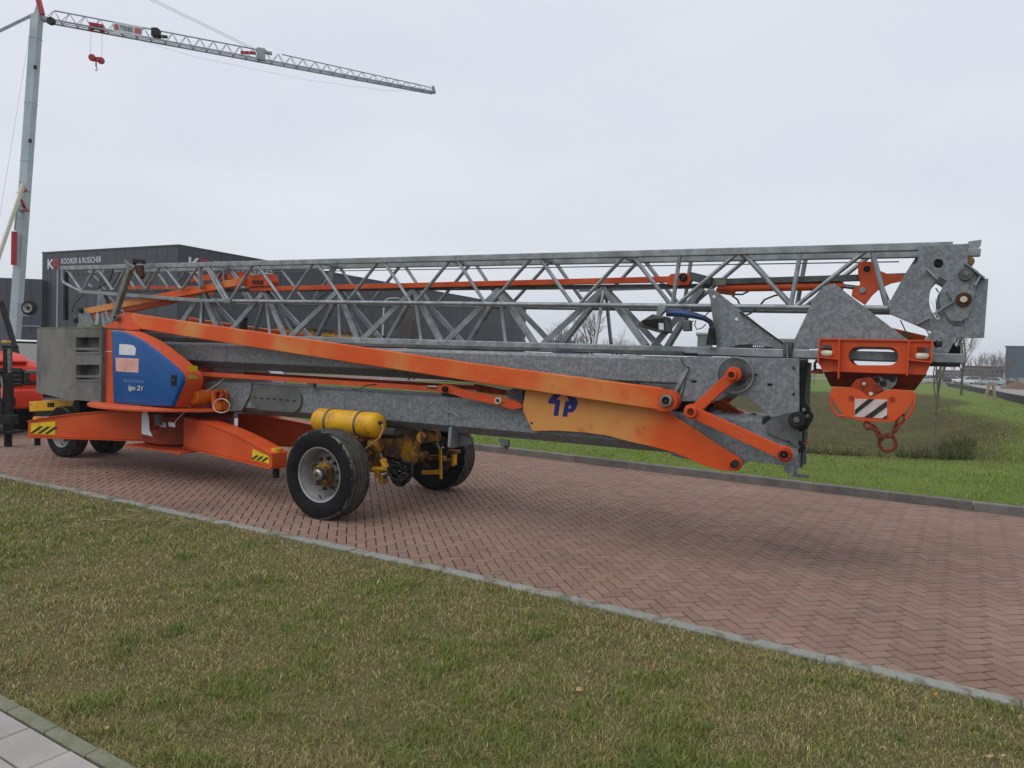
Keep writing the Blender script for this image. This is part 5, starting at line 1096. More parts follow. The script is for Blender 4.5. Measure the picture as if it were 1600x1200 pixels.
# ------------------------------------------------------------------ dark hall with the sign
CLAD = mat('anthracite_cladding', (0.050, 0.057, 0.070), (0.060, 0.067, 0.082), 0.35, 0.6, 0.1, 0.0, 10, 0.3, 0.7)
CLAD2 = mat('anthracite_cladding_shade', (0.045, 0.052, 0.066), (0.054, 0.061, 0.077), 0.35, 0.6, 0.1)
TRIM = mat('light_trim', (0.30, 0.33, 0.36), rough=0.5)
SIGNW = mat('sign_white', (0.62, 0.64, 0.66), rough=0.5); SIGNR = mat('sign_red', (0.35, 0.02, 0.04), rough=0.5)
HH = 9.1
cA = gz(280, 383.5, HH); cL = gz(67, 395.5, HH); cR = gz(822, 481, HH)
A2 = Vector((cA.x, cA.y)); dl = (Vector((cL.x, cL.y)) - A2); lenL = dl.length; dl.normalize()
dr = Vector((-dl.y, dl.x)); 
if dr.dot(Vector((cR.x, cR.y)) - A2) < 0: dr = -dr
lenR = (Vector((cR.x, cR.y)) - A2).length
rdir = (Vector((cR.x, cR.y)) - A2).normalized()
hall = tag(empty('industrial_hall', (A2.x, A2.y, 0)), 'large dark grey clad industrial hall with white and red lettering behind the cranes', 'building')
def wall_panels(origin, d, length, h, n, m, parent, z0=0.1):
    o0 = None; w = length / n
    nn = Vector((d.y, -d.x))
    for i in range(n):
        if o0 is None:
            mb = MB(); mb.b2((0.012, -0.05, z0), (w - 0.012, 0.05, h)); o = o0 = mb.build('wall_panel', m, parent, False, 0.015)
        else: o = o0.copy(); COL.objects.link(o)
        p = origin + d * (w * i); o.location = (p.x, p.y, 0); o.rotation_euler = (0, 0, math.atan2(d.y, d.x))
wall_panels(Vector((0, 0)), dl, lenL, HH, 14, CLAD, hall); wall_panels(Vector((0, 0)), rdir, lenR, HH, 46, CLAD2, hall)
mb = MB(); b4 = [Vector((0, 0)), dl * lenL, dl * lenL + rdir * lenR, rdir * lenR]
ctr = sum(b4, Vector((0, 0))) / 4; b5 = [ctr + (p - ctr) * 0.9985 for p in b4]
mb.prism([[Vector((p.x, p.y, 0)) for p in b5]], (0, 0, HH - .06)); mb.build('core_wall', CLAD2, hall)
mb = MB()
for a, b in ((b4[0], b4[1]), (b4[0], b4[3])): mb.bar((a.x, a.y, HH + .02), (b.x, b.y, HH + .02), 0.2, 0.10)
mb.build('roof_trim', CLAD, hall)
def on_left(px, py): # point on the left wall
    d = ray(px, py); nn = Vector((-dl.y, dl.x, 0)); c = Vector((0, 0, CAM_H)); s = (Vector((A2.x, A2.y, 0)) - c).dot(nn) / d.dot(nn); return c + s * d - Vector((A2.x, A2.y, 0))
def on_right(px, py):
    d = ray(px, py); nn = Vector((-rdir.y, rdir.x, 0)); c = Vector((0, 0, CAM_H)); s = (Vector((A2.x, A2.y, 0)) - c).dot(nn) / d.dot(nn); return c + s * d - Vector((A2.x, A2.y, 0))
def sign(on, xd, pxs, off):
    (k0, k1, t0, t1, yb, yt) = pxs
    a = on(k0, yb); b = on(k1, yb); c = on(k0, yt); xd3 = Vector((xd.x, xd.y, 0)); wK = (b - a).length
    text_part('sign_letter', 'K', SIGNW, hall, a, xd3, (0, 0, 1), wK * .48, c.z - a.z, off, 0, .02)
    text_part('sign_letter', 'R', SIGNR, hall, a + xd3 * (wK * .46), xd3, (0, 0, 1), wK * .54, c.z - a.z, off, 0, .03)
    a2 = on(t0, yb - (yb - yt) * .42); b2 = on(t1, yb - (yb - yt) * .42)
    text_part('sign_lettering', 'KOOIKER & RUSSCHER', SIGNW, hall, Vector((a2.x, a2.y, a.z + (c.z - a.z) * .45)), xd3, (0, 0, 1), (b2 - a2).length, (c.z - a.z) * .58, off, 0, .006)
sign(on_left, -dl, (76, 96.5, 97.5, 160, 420.5, 405.5), 0.09)
sign(on_right, rdir, (293, 331, 334, 424, 426, 401), 0.09)
a = on_left(91, 421); b = on_left(91, 512); MB().bar((a.x, a.y, a.z), (a.x, a.y, 0), .12, .16).build('downpipe', TRIM, hall)
hall.location.z = 0
# lower wing to the left
HL = 6.9; w0 = gz(67, 436.5, HL); w1 = gz(-260, 424, HL)
low = tag(empty('low_hall', (w0.x, w0.y, 0)), 'low dark grey clad hall wing at the left edge of the picture', 'building')
d2 = Vector((w1.x - w0.x, w1.y - w0.y)); l2 = d2.length; d2.normalize(); wall_panels(Vector((0.0, 0.0)), d2, l2, HL, 18, CLAD2, low)
MB().prism([[Vector((p.x, p.y, 0)) for p in (Vector((0, 0)) + Vector((-d2.y, d2.x)) * -.1, d2 * l2 + Vector((-d2.y, d2.x)) * -.1, d2 * l2 + Vector((0, 14)), Vector((0, 14)))]], (0, 0, HL - .05)).build('core_wall', CLAD2, low)
zt = gy(40, 509, w0.y - .3).z; MB().bar((0, -.2, zt), (d2.x * l2, d2.y * l2 - .2, zt), .05, .06).build('wall_rail', TRIM, low)

# ------------------------------------------------------------------ erected crane
ec = tag(empty('erected_tower_crane', gy(18, 600, 39.5) * Vector((1, 1, 0)) if False else (gy(20, 575, 39.5).x, 39.5, 0)), 'tall erected crane with slender pale mast, red fittings and long lattice jib', 'crane')
E0 = ec.location.copy()
EP = lambda px, py, y=39.5: gy(px, py, y) - E0
top = EP(58, 24); bot = EP(24, 510); dm = (bot - top); bot = top + dm * ((top.z + 0) / -dm.z)
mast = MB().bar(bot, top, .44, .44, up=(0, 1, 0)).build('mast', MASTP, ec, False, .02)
for py in (60, 160, 250, 340, 430): p = top + dm * ((py - 24) / 486); MB().box(p, (.47, .47, .05)).build('mast_joint', MASTP, mast)
for px, py in ((47, 220), (55, 105)): MB().box(EP(px, py, 39.2), (.12, .1, .2)).build('mast_box', BLACK, mast)
JZ = top.z + .0
jA = gz(72, 32, JZ + 0) - E0; jB = gz(677, 145, JZ) - E0
jd = (jB - jA); jl = jd.length; jd.normalize(); jn = Vector((-jd.y, jd.x, 0))
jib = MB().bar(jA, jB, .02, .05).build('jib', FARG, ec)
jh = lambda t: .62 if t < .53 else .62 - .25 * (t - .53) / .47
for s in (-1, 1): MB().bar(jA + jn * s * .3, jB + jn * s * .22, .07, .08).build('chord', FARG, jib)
nP = 30
MB().bar(jA + Vector((0, 0, .62)) + jd * .4, jA + jd * (jl * .53) + Vector((0, 0, .62)), .06, .06).build('chord', FARG, jib)
MB().bar(jA + jd * (jl * .56) + Vector((0, 0, .62)), jB + Vector((0, 0, .34)) - jd * .5, .05, .05).build('chord', FARG, jib)
for i in range(nP):
    for s in (-1, 1):
        ta, tb, tm = i / nP, (i + 1) / nP, (i + .5) / nP
        T = jA + jd * (jl * tm) + Vector((0, 0, jh(tm)))
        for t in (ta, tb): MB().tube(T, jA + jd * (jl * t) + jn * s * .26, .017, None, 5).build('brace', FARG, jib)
    MB().bar(jA + jd * (jl * i / nP) - jn * .28, jA + jd * (jl * i / nP) + jn * .28, .04, .04).build('cross_brace', FARG, jib)
def JP(px, py, extra=0):   # point of the jib's vertical plane under a pixel
    d = ray(px, py); c = Vector((0, 0, CAM_H)); s = (jA + E0 - c).dot(jn) / d.dot(jn); return c + d * s - E0
k_ = JP(408, 85); MB().box(k_ + Vector((0, 0, .0)), (.5, .4, .7), 0, Matrix.Rotation(math.atan2(jd.y, jd.x), 3, 'Z')).build('jib_hinge', FARG, jib, False, .05)
MB().bar(JP(400, 78), JP(425, 84), .2, .15).build('hinge_link', FARG, jib); MB().bar(JP(376, 82), JP(400, 83), .12, .16).build('fold_cylinder', RED, jib); MB().bar(JP(676, 135), JP(679, 146), .3, .12).build('jib_tip', FARG, jib)
MB().box(JP(244, 52), (.4, .5, .5)).build('trolley_winch', BLACK, jib, False, .05); MB().bar(JP(246, 56), JP(262, 58), .2, .12).build('winch_frame', BLACK, jib)
a = JP(178, 47) - jn * .33; b = JP(223, 55) - jn * .33; hB = .55
ban = MB().prism([[a - Vector((0, 0, .22)), b - Vector((0, 0, .22)), b + Vector((0, 0, .34)), a + Vector((0, 0, .34))]], jn * .03).build('banner', PAPER, jib)
tl = (b - a); text_part('banner_lettering', 'TERBE', mat('banner_grey', (.12, .14, .18)), ban, a + tl * .22 - Vector((0, 0, .06)), tl, (0, 0, 1), tl.length * .45, .26, .02, 0, .02)
for f0, f1 in ((.04, .18), (.74, .96)):
    MB().prism([[a + tl * f0 - Vector((0, 0, .08)) - jn * .02, a + tl * f1 - Vector((0, 0, .08)) - jn * .02, a + tl * f1 + Vector((0, 0, .22)) - jn * .02, a + tl * f0 + Vector((0, 0, .22)) - jn * .02]], jn * .01).build('banner_mark', mat('banner_red', (.5, .12, .14)), ban)
tr = JP(151, 41); trl = MB().box(tr, (.7, .5, .18), 0, Matrix.Rotation(math.atan2(jd.y, jd.x), 3, 'Z')).build('trolley', RED, ec, False, .03)
for dx in (-.28, .28):
    MB().lathe([(.0001, -.08), (.13, -.06), (.15, 0), (.13, .06), (.0001, .08)], tr + jd * dx + Vector((0, 0, -.2)), 14).build('trolley_wheel', RED, trl, True)
    MB().tube(tr + jd * dx + Vector((0, 0, -.2)), tr + jd * dx + Vector((0, 0, -1.75)), .008, None, 4).build('hoist_rope', ROPE, trl)
    MB().bar(tr + jd * dx + Vector((0, 0, .1)), tr - jd * dx * .6 + Vector((0, 0, -.2)), .06, .06).build('trolley_brace', RED, trl)
hk = MB().lathe([(.0001, -.1), (.18, -.08), (.2, 0), (.18, .08), (.0001, .1)], tr + Vector((0, 0, -1.8)) + jd * -.2, 16).build('hook_block', RED, ec, True)
MB().lathe([(.0001, -.1), (.18, -.08), (.2, 0), (.18, .08), (.0001, .1)], tr + Vector((0, 0, -1.88)) + jd * .24, 16).build('block_sheave', RED, hk, True); MB().box(tr + Vector((0, 0, -1.85)), (.4, .12, .22)).build('block_body', RED, hk)
MB().tube(tr + Vector((0, 0, -1.95)), tr + Vector((0, 0, -2.25)), .04).build('hook_shank', RED, hk)
MB().path([tr + Vector((0, 0, -2.25)), tr + Vector((.08, 0, -2.4)), tr + Vector((.02, 0, -2.5)), tr + Vector((-.06, 0, -2.44))], .025).build('hook', ROPE, hk)
MB().bar(EP(66, 23), EP(50, -40), .2, .22).build('cat_head', RED, ec); MB().bar(EP(54, 22), EP(-70, 82, 37), .12, .14).build('rear_stay', FARG, ec)
MB().prism([[EP(52, 24), EP(56, 8), EP(66, 24), EP(66, 30), EP(52, 30)]], (0, .4, 0)).build('mast_head', MASTP, ec); MB().bar(EP(62, 27), jA + jd * .3, .25, .2).build('jib_root', FARG, ec)
MB().lathe([(.0001, -.1), (.2, -.1), (.22, 0), (.2, .1), (.0001, .1)], EP(80, 33, 39.3), 14).build('root_sheave', BLACK, ec, True)
for a, b in ((EP(160, -40), JP(398, 76)), (EP(152, -40), JP(398, 79))): MB().tube(a, b, .012, None, 4).build('pendant_line', ROPE, ec)
for pts in ([JP(185, 53), JP(300, 88), JP(480, 125), JP(600, 141), JP(672, 144)],): MB().path(pts, .006, 4).build('slack_rope', mat('pale_rope', (.3, .31, .34)), ec)
MB().tube(EP(45, 60), EP(-4, 360, 38), .008, None, 4).build('rear_rope', mat('pale_rope', (.3, .31, .34)), ec)
MB().bar(EP(37, 287, 39), EP(-22, 460, 37.5), .16, .16).build('raking_strut', CREAMP, ec); MB().tube(EP(22.5, 362, 39), EP(21.5, 414, 39), .14, None, 12).build('erection_cylinder', RED, ec, True)
MB().tube(EP(27, 318, 39), EP(23, 360, 39), .05).build('cylinder_rod', FARG, ec)
for a, b in (((28, 302), (43, 297)), ((29, 305), (40, 325)), ((36, 320), (44, 330))): MB().bar(EP(*a, 39), EP(*b, 39), .12, .12).build('erection_link', RED, ec)
MB().box(EP(36, 325, 39.2), (.5, .4, .3)).build('mast_collar', FARG, ec); MB().bar(EP(32, 284, 39), EP(46, 300, 39), .1, .1).build('mast_collar', FARG, ec)
p = EP(45.5, 481, 39); sp = MB().lathe([(.0001, -.1), (.08, -.1), (.08, .1), (.0001, .1)], p, 12).build('stowed_wheel', BLACK, ec)
MB().lathe([(.2, .1), (.22, -.11), (.3, -.14), (.36, -.12), (.40, -.05), (.40, .1), (.3, .14)], p, 28).build('tyre', RUBBER, sp, True); MB().lathe([(.09, -.06), (.12, -.10), (.18, -.06), (.235, -.125), (.26, -.14)], p, 24).build('rim', RIM, sp, True)
for py in (474, 492): MB().bar(EP(27, py, 39.2), EP(46, py + 1, 39.2), .1, .08).build('wheel_bracket', FARG, ec)
MB().box(Vector((bot.x, bot.y, .5)), (2.2, 2.2, 1.0)).build('crane_base', RED, ec, False, .05)

# ------------------------------------------------------------------ cars
def car(name, loc, rz, paint, label, group=None, L_=4.4, W_=1.8, H_=1.48, estate=False, cat='car', wheels=True):
    r = empty(name, loc, rz); tag(r, label, cat, group)
    hl, hw = L_ / 2, W_ / 2
    lo = [(-hl, .35), (-hl + .05, .28), (hl - .1, .28), (hl, .4), (hl - .02, .62), (hl - .15, .74), (hl * .46, .88), (-hl + .12, .92), (-hl - .02, .75)]
    rings = []
    for y, k in ((-hw, .0), (-hw + .05, .02), (hw - .05, .02), (hw, 0)):
        f = 1 if abs(y) < hw else .975; rings.append([Vector((x * f, y, .58 + (z - .58) * f)) for x, z in lo])
    MB().loft(rings).build('body', paint, r, True, .03)
    back = -hl + (.22 if estate else .75); cab = [(-hl + .12, .90), (back, H_ - .08), (back + .35, H_), (hl * .02, H_), (hl * .46, .88)]
    g = MB(); g.loft([[Vector((x, y * (1 if z < 1 else .84), z)) for x, z in cab] for y in (-hw + .06, hw - .06)]); g.build('glasshouse', GLASS, r, True, .02)
    rf = [(back + .02, H_ - .07), (back + .35, H_ + .005), (hl * .02, H_ + .005), (hl * .08, H_ - .05), (back + .4, H_ - .06)]
    MB().loft([[Vector((x, y, z)) for x, z in rf] for y in (-hw * .84 - .01 + .06, hw * .84 + .01 - .06)]).build('roof', paint, r, True, .02)
    for s in (-1, 1):
        for x, z0, z1 in ((hl * .46, .88, 0), (-hl * .1, .9, 1), (back, .92, 2)):
            xt = (hl * .02, -hl * .1, back + .05)[z1]; MB().bar((x if z1 < 2 else -hl + .14, s * (hw - .05), z0), (xt, s * (hw * .84 - .03), H_ - .03), .05, .07).build('pillar', paint, r)
        if wheels:
            for x in (-hl * .60, hl * .62):
                w = MB().lathe([(.19, -.1), (.29, -.11), (.32, -.07), (.32, .07), (.29, .11), (.19, .1)], (x, s * (hw - .1), .32), 20).build('wheel', RUBBER, r, True); MB().lathe([(.0001, -.09 * s), (.1, .08 * s), (.19, .105 * s), (.205, .1 * s)], (x, s * (hw - .1), .32), 16).build('rim', RIM, w, True)
        MB().box((hl - .09, s * (hw - .32), .66), (.16, .36, .13)).build('headlight', LAMPG, r, False, .03); MB().box((-hl + .04, s * (hw - .22), .78), (.1, .26, .18)).build('tail_light', REDL, r, False, .02)
    MB().box((hl - .01, 0, .5), (.06, W_ * .5, .16)).build('grille', BLACK, r); MB().box((hl * .0, 0, .4), (L_ * .98, W_ * .99, .08)).build('sill', BLACK, r)
    return r
CPAINT = {k: mat('car_paint_' + k, v, tuple(min(1, x * 1.08) for x in v), 1, .28) for k, v in dict(white=(.66, .67, .68), silver=(.36, .38, .40), dark=(.03, .033, .04), grey=(.14, .15, .16), red=(.30, .02, .02), teal=(.30, .38, .40), blue=(.05, .08, .16)).items()}
grp = 'cars in the far car park'
def cpos(px, y): p = gy(px, 600, y); return (p.x, p.y, .16)
for px, y, pt, rz, lab, est in ((1510, 139, 'white', 3.0, 'white estate car parked side-on in the far car park', True), (1548, 133, 'teal', 2.2, 'pale grey-green car right of the white estate in the far car park', False), (1545, 137, 'red', 2.0, 'red car half hidden behind the pale grey-green car', False),
        (1572, 138, 'dark', 2.3, 'dark car right of the pale grey-green car in the far car park', False), (1586, 140, 'silver', 2.3, 'silver car near the right edge in the far car park', True), (1599, 142, 'grey', 2.3, 'grey car cut by the right edge of the picture', False),
        (1450, 130, 'silver', 2.6, 'silver car seen behind the thin tree by the orange trolley', True), (1466, 138, 'dark', 2.6, 'dark car just right of the thin tree', False), (1480, 142, 'white', 2.6, 'white car between the thin tree and the white estate', False), (1490, 146, 'blue', 2.6, 'dark blue car left of the white estate', False),
        (1437, 141, 'white', 2.6, 'white car leftmost in the far car park', False), (1600, 152, 'dark', 2.3, 'black car behind the grey one at the right edge', True)):
    car('parked_car', cpos(px, y), rz, CPAINT[pt], lab, grp, estate=est)
p = gz(42, 575, 0.15); car('white_car', (gy(36, 560, 24).x, 24, .14), 5.1, CPAINT['white'], 'white car parked behind the red pickup at the left', None, 4.6, 1.85, 1.75, True)

# ------------------------------------------------------------------ red pickup facing the camera at the left edge
REDP = mat('bright_red_paint', (.58, .035, .016), (.62, .045, .02), 1, .3)
pk = tag(empty('red_pickup', (-9.98, 13.35, 0), math.radians(-40)), 'bright red pickup truck with black grille at the left edge', 'pickup truck')
# local frame: x forward (towards the camera), y left
def PK(mb, n, m, par=None, sm=False, bv=.02): return mb.build(n, m, par or pk, sm, bv)
hw = .98
side = [(0, .62), (.02, .95), (-.02, 1.30), (-.25, 1.44), (-1.25, 1.52), (-5.2, 1.5), (-5.25, .6), (-4.7, .55), (-.6, .5)]
PK(MB().loft([[Vector((x, y * k, z)) for x, z in side] for y, k in ((-hw, .97), (-hw + .1, 1), (hw - .1, 1), (hw, .97))]), 'body', REDP, None, True, .05)
PK(MB().loft([[Vector((x, y, z)) for x, z in ((-.05, 1.42), (-.3, 1.56), (-1.2, 1.62), (-1.2, 1.5), (-.2, 1.36))] for y in (-.78, .78)]), 'hood', REDP, None, True, .04)
PK(MB().loft([[Vector((x, y * k, z)) for x, z, k in ((-1.2, 1.5, 1), (-1.95, 2.62, .88), (-2.15, 2.72, .88), (-3.5, 2.72, .88), (-3.7, 1.5, 1))] for y in (-.92, .92)]), 'cab', GLASS, None, True, .03)
PK(MB().b2((-3.5, -.80, 2.71), (-2.15, .80, 2.77)), 'cab_roof', REDP, None, False, .04)
for s in (-1, 1):
    PK(MB().bar((-1.2, s * .9, 1.5), (-1.98, s * .80, 2.66), .09, .10), 'windscreen_pillar', BLACK)
    h_ = PK(MB().box((.0, s * .80, 1.12), (.16, .3, .3)), 'headlight', GLASS, None, False, .06); PK(MB().lathe([(.0001, .1), (.07, .1), (.085, .06), (.085, 0)], (0, s * .82, 1.12), 16, axis='X'), 'headlight_lens', REDL if s > 0 else LAMPG, h_, True, 0)  # red lens on one side paints in the reflection of the red body
    PK(MB().lathe([(.0001, .05), (.06, .05), (.075, .03), (.075, 0)], (.13, s * .74, .66), 14, axis='X'), 'fog_lamp', BLACK, None, True, 0)
    for x in (-.95, -4.0):
        w = PK(MB().lathe([(.24, -.13), (.38, -.14), (.41, -.1), (.41, .1), (.38, .14), (.24, .13)], (x, s * .86, .41), 28), 'wheel', RUBBER, None, True, 0); PK(MB().lathe([(.0001, .1 * s), (.1, .1 * s), (.2, .08 * s), (.25, .13 * s)], (x, s * .86, .41), 20), 'rim', RIM, w, True, 0)
        PK(MB().lathe([(.46, .0), (.54, .0), (.54, .05), (.46, .05)], (x, s * .95, .45), 24), 'wheel_arch', BLACK, None, True, 0)
gr = PK(MB().b2((.0, -.66, .95), (.05, .66, 1.30)), 'grille', BLACK, None, False, .02)
for k in range(4): PK(MB().b2((.05, -.62, .985 + k * .085), (.075, .62, 1.005 + k * .085)), 'grille_slat', GALVD, gr, False, .004)
PK(MB().b2((.05, .1, 1.0), (.085, .34, 1.10)), 'number_plate_holder', GALVD, gr, False, .01)
bm_ = PK(MB().loft([[Vector((x, y, z)) for x, z in ((-.1, .5), (.16, .52), (.2, .72), (.18, .90), (-.1, .92))] for y in (-.96, .96)]), 'bumper', REDP, None, True, .04)
PK(MB().b2((.16, -.5, .58), (.21, .5, .74)), 'lower_intake', BLACK, bm_, False, .02)
PK(MB().lathe([(.0001, .12), (.09, .12), (.11, .05), (.11, 0)], (-2.3, .55, 2.77), 14, axis='Z'), 'beacon', LAMPG, None, True, 0)
# black hydraulic post in front of it
bp_ = gy(14, 640, 12.2)
hp = tag(empty('hydraulic_post', (bp_.x, bp_.y, 0)), 'black hydraulic support post with hoses in front of the red pickup', 'support post')
s_ = 12.2 / FPX
HPt = lambda px, py, d=0: Vector((gy(px, py, 12.2).x - bp_.x, d, gy(px, py, 12.2).z))
MB().bar(HPt(12, 672), HPt(12, 545), .10, .10).build('inner_post', BLACK, hp, False, .006); MB().bar(HPt(18, 660, -.06), HPt(18, 585, -.06), .10, .10).build('outer_post', BLACK, hp, False, .006)
MB().tube(HPt(19, 582, -.06), HPt(18.5, 545, -.06), .028, None, 12).build('chrome_rod', STEEL, hp, True); MB().box(HPt(16, 542), (.2, .14, .05)).build('post_cap', BLACK, hp, False, .005)
MB().box(HPt(10, 534), (.10, .1, .04)).build('amber_marker', AMBER, hp, False, .006); MB().box(HPt(14, 655, -.05), (.26, .22, .16)).build('post_bracket', BLACK, hp, False, .01); MB().box(HPt(13, 674, -.02), (.34, .3, .05)).build('foot_plate', BLACK, hp, False, .006)
MB().tube(HPt(13, 674), Vector((HPt(13, 674).x, 0, 0)), .06).build('foot_tube', BLACK, hp)
for k in range(5):
    x = 3 + k * 1.6; MB().path([HPt(x, 600 + k * 6, -.1), HPt(x - 1, 625, -.12), HPt(x + 2, 645, -.1), HPt(x + 6, 658, -.08)], .014).build('hose', HOSE, hp, True)
MB().path([HPt(10, 588, -.13), HPt(12, 600, -.13), HPt(11, 622, -.13)], .007).build('cable', WIREW, hp)

# ------------------------------------------------------------------ bare trees
BARK = mat('bark', (.075, .06, .05), (.12, .10, .085), 6, .95, 0, .3, 30); BARKG = mat('young_bark', (.10, .095, .06), (.16, .145, .10), 8, .9, 0, .2, 40)
TWIG = mat('twig', (.085, .068, .058), (.12, .10, .09), 4, .95)
def bare_tree(name, loc, h, label, group=None, seed=1, spread=.55, fork=.32, lv=5, r0=None, bark=BARK, lean=(0, 0)):
    rt = random.Random(seed); root = tag(empty(name, loc), label, 'tree', group); tr = MB(); tw = MB(); r0 = r0 or h * .014
    def grow(p, d, l_, r, level):
        segs = 3; pts = [p]
        for i in range(segs):
            d = (d + Vector((rt.gauss(0, .10), rt.gauss(0, .10), .06))).normalized(); pts.append(pts[-1] + d * (l_ / segs))
        rs_ = [r * (1 - .35 * i / segs) for i in range(segs + 1)]
        (tr if level < 2 else tw).path(pts, rs_, 6 if level < 2 else (4 if level < 4 else 3))
        if level >= lv: return
        n = (4, 4, 4, 3, 3, 3)[level]
        for k in range(n):
            t = rt.uniform(.35, 1) if k else 1; i = min(segs - 1, int(t * segs)); q = pts[i].lerp(pts[i + 1], t * segs - i) if i < segs else pts[-1]
            az = rt.uniform(0, 2 * PI); sp = spread * rt.uniform(.6, 1.25); x = d.orthogonal().normalized(); y = d.cross(x)
            nd = (d * math.cos(sp) + (x * math.cos(az) + y * math.sin(az)) * math.sin(sp)).normalized()
            grow(q, nd, l_ * rt.uniform(.55, .82), r * .55, level + 1)
    tr_h = h * fork; top = Vector((lean[0], lean[1], tr_h)); tr.path([Vector((0, 0, -.3)), top * .5 + Vector((rt.gauss(0, .02), 0, 0)), top], [r0 * 1.15, r0, r0 * .85], 8)
    for k in range(4): 
        az = k * 1.57 + rt.uniform(-.4, .4); sp = spread * (.25 if k == 0 else rt.uniform(.7, 1.1)); d = Vector((math.sin(sp) * math.cos(az), math.sin(sp) * math.sin(az), math.cos(sp)))
        grow(top * (1 if k == 0 else rt.uniform(.8, 1)), d, h * .27 * rt.uniform(.8, 1.1), r0 * .6, 1)
    tr.build('trunk', bark, root, True); tw.build('crown', TWIG, root); return root
b0 = gy(1456, 690, 15.6); bare_tree('young_tree', (b0.x, 15.6, -.7), 4.1, 'thin young bare tree growing in the grass basin at the right', None, 4, .36, .55, 3, .032, BARKG, (.08, 0))
grpT = 'bare trees behind the lattice'
for i, (px, y, h, lab) in enumerate(((925, 92, 10.5, 'tallest bare tree seen through the lattice, right of the hall'), (870, 110, 9.5, 'pale bare tree close to the right corner of the hall'), (893, 120, 8.5, 'bare tree second from the right corner of the hall'), (965, 88, 6.6, 'low bushy bare tree right of the tallest one'),
        (995, 95, 5.6, 'small bare tree left of the floodlight'), (910, 130, 9.5, 'bare tree half hidden behind the tallest one'), (640, 49.5, 6.5, 'bare tree standing in front of the long hall wall'), (648, 50.5, 4.6, 'lower bare tree in front of the long hall wall'))):
    q_ = gy(px, 560, y); bare_tree('bare_tree', (q_.x, y, .1), h, lab, grpT, 20 + i, .5, .25, 5)
grpF = 'bare trees beyond the far car park'
labs = ['leftmost', 'second', 'third', 'fourth', 'fifth', 'sixth', 'seventh', 'eighth', 'ninth', 'tenth', 'eleventh']
for i, px in enumerate((1440, 1472, 1492, 1505, 1517, 1528, 1538, 1549, 1556, 1563, 1569)):
    y = 205 + (i * 37 % 40); q_ = gy(px, 560, y); bare_tree('far_tree', (q_.x, y, .1), 9 + (i * 53 % 30) / 10, labs[i] + ' from the left in the row of far bare trees at right', grpF, 60 + i, .42, .25, 4)
y = 60; q_ = gy(1505, 560, y); bare_tree('roadside_tree', (q_.x, y, .1), 6.8, 'bare tree right of the jib head', None, 91, .45, .3, 5); 
q_ = gy(1577, 560, 120); bare_tree('roadside_tree', (q_.x, 120, .1), 6.5, 'small bare tree in front of the dark blue building', None, 93, .5, .25, 5)

# ------------------------------------------------------------------ lamp posts, far buildings, small things
LPM = mat('lamp_post_paint', (.42, .44, .46), rough=.5)
q_ = gy(596, 560, 46); lp = tag(empty('street_lamp', (q_.x, 46, .1)), 'grey street lamp with curved arm in front of the hall', 'street lamp')
zt = gy(598, 470, 46).z; MB().path([(0, 0, 0), (.03, 0, zt * .5), (.06, 0, zt - .5), (.12, 0, zt - .1), (.3, 0, zt + .05), (.75, 0, zt + .12)], [.07, .06, .05, .045, .04, .035], 10).build('pole', LPM, lp, True); MB().box((.85, 0, zt + .1), (.35, .14, .07)).build('lamp_head', LPM, lp, False, .02)
def block(name, px0, px1, ytop, y, depth, m, label, rows=0, cols=0, roof=None, wm=GLASS):
    a = gy(px0, 570, y); b = gy(px1, 570, y); zt = (gy(px0, ytop, y).z + gy(px1, ytop, y).z) / 2; th = math.atan2((a.x + b.x) / 2, y); r = tag(empty(name, ((a.x + b.x) / 2, y, .1), -th), label, 'building'); w = (b.x - a.x) * math.cos(th)
    MB().b2((-w / 2, 0, -.3), (w / 2, depth, zt)).build('wall', m, r); MB().b2((-w / 2 - .2, -.2, zt), (w / 2 + .2, depth + .2, zt + .25)).build('roof', roof or TRIM, r)
    for i in range(rows):
        for j in range(cols):
            ww = w / cols; x = -w / 2 + ww * (j + .5); z = zt * (i + .5) / rows; f = MB().b2((x - ww * .36, -.06, z - zt / rows * .26), (x + ww * .36, .05, z + zt / rows * .26)).build('window_frame', TRIM, r); MB().b2((x - ww * .33, -.09, z - zt / rows * .22), (x + ww * .33, -.065, z + zt / rows * .22)).build('pane', wm, f)
    return r
block('blue_building', 1569, 1680, 543.5, 150, 20, mat('dark_blue_cladding', (.045, .07, .095), (.055, .085, .12), .3, .6), 'dark blue box building at the right edge', 0, 0, mat('blue_trim', (.05, .07, .09)))
block('brown_building', 1505, 1569, 574, 175, 14, mat('brown_brick', (.10, .075, .065), (.14, .10, .085), 1, .9), 'low brown office building behind the parked cars', 2, 9, mat('red_roof', (.16, .08, .07)))
block('low_grey_building', 1462, 1510, 580, 180, 10, mat('grey_brown_wall', (.13, .12, .115), (.17, .16, .15), 1, .9), 'low grey building left of the brown office', 1, 8)
block('grey_hut', 1088, 1112, 524, 95, 6, mat('grey_hut_wall', (.12, .13, .145), (.15, .16, .17), 1, .8), 'small grey flat-roofed building behind the lattice', 0, 0)
block('far_warehouse', 862, 897, 534, 140, 10, mat('far_brown', (.12, .10, .10)), 'low brown building behind the lattice near the hall', 1, 4)
block('dark_warehouse', 890, 920, 541, 135, 10, mat('far_dark', (.09, .09, .095)), 'low dark building behind the tallest bare tree', 1, 3)
block('beige_building', 1150, 1262, 531, 160, 12, mat('far_beige', (.20, .18, .155)), 'long beige building behind the two grey gussets', 1, 12)
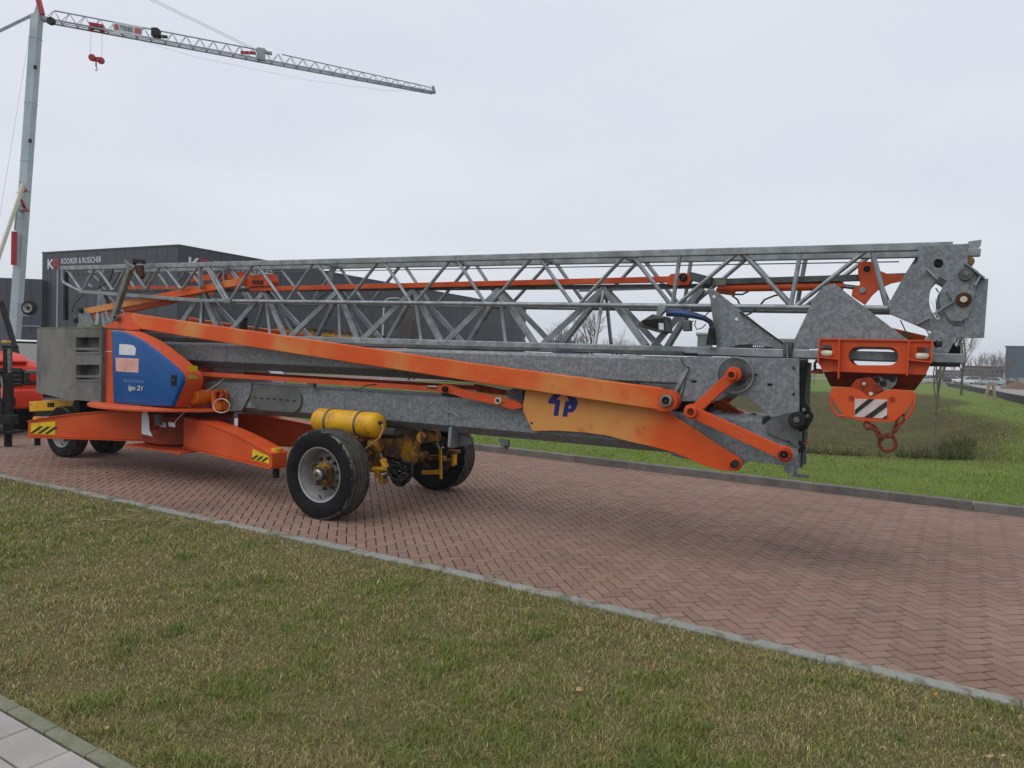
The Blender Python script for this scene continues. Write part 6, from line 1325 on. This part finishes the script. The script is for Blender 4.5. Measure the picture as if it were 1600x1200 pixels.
# fence beyond the field
fe = tag(empty('field_fence', (0, 78, 0)), 'thin grey rail fence beyond the field behind the lattice', 'fence'); FM = mat('fence_metal', (.10, .105, .11), rough=.6)
for z in (.6, 1.15, 1.7, 2.25): MB().bar((1, 0, z), (34, 2, z), .04, .05).build('rail', FM, fe)
for i in range(12): MB().bar((1 + i * 3, i * 2 / 11, .0), (1 + i * 3, i * 2 / 11, 2.45), .06, .06).build('post', FM, fe)
# black edging board and stakes along the car park road, dry shrub
BOARD = mat('black_board', (.018, .019, .02), (.03, .03, .03), 2, .7)
pts = [gz(1640, 645), gz(1600, 634), gz(1575, 628), gz(1545, 619), gz(1515, 612), gz(1495, 607.5), gz(1480, 604.5)]
eb = tag(empty('edging_boards', (pts[0].x, pts[0].y, 0)), 'low black edging boards along the pale road at the right', 'edging')
for a, b in zip(pts[:-1], pts[1:]):
    a = a - pts[0]; b = b - pts[0]; MB().bar((a.x, a.y, .35), (b.x, b.y, .35), .08, .55).build('board', BOARD, eb, False, .01)
WOOD = mat('pale_stake_wood', (.36, .27, .19), (.28, .2, .13), 6, .8)
g_ = gz(1547, 626); sk = tag(empty('tree_stakes', (g_.x, g_.y, .05)), 'pair of pale wooden stakes beside the black edging at right', 'stakes')
for a, b in (((-.35, 0), (-.12, 0)), ((.38, 0), (.12, 0))): MB().bar((a[0], 0, 0), (b[0], 0, 1.35), .16, .14).build('stake', WOOD, sk, False, .01)
MB().bar((-.3, 0, 1.15), (.3, 0, 1.15), .08, .1).build('crossbar', WOOD, sk, False, .01)
q_ = gz(1592, 610); r_ = random.Random(4); mb = MB()
for i in range(900):
    a = r_.uniform(0, 6.28); d = r_.uniform(0, 2.4) ; p = Vector((d * math.cos(a), d * math.sin(a) * .6, 0)); mb.tube(p, p + Vector((r_.gauss(0, .3), r_.gauss(0, .3), r_.uniform(.7, 1.5) * (1 - d / 4))), .02, .008, 3, cap=False)
sh = tag(empty('dry_shrub', (q_.x, q_.y, .1)), 'tan dry ornamental grass shrub at the right edge by the road', 'shrub'); mb.build('stems', mat('tan_stems', (.30, .2, .12), (.38, .27, .17), 3, .9), sh)
# hooped concrete marker seen under the far leg
g_ = gz(372, 672); mk = tag(empty('striped_marker_post', (g_.x, g_.y, 0)), 'short grey and white striped marker post behind the outrigger legs', 'marker post')
for k in range(4): MB().b2((-.12, -.12, .12 + k * .16), (.12, .12, .12 + k * .16 + .158)).build('band', PAPER if k % 2 == 0 else GALVD, mk)

# ------------------------------------------------------------------ thin winter haze
hm = bpy.data.materials.new('haze_air'); hm.use_nodes = True; hm.node_tree.nodes.clear()
_o = hm.node_tree.nodes.new('ShaderNodeOutputMaterial'); _v = hm.node_tree.nodes.new('ShaderNodeVolumePrincipled')
_v.inputs['Density'].default_value = 0.0007; _v.inputs['Color'].default_value = (0.93, 0.945, 0.97, 1); hm.node_tree.links.new(_v.outputs[0], _o.inputs['Volume'])
hz = MB().b2((-1150, -1150, -2.2), (1150, 1150, 27)).build('haze', hm); tag(hz, 'thin pale winter haze hanging over the whole place', 'haze', kind='stuff')
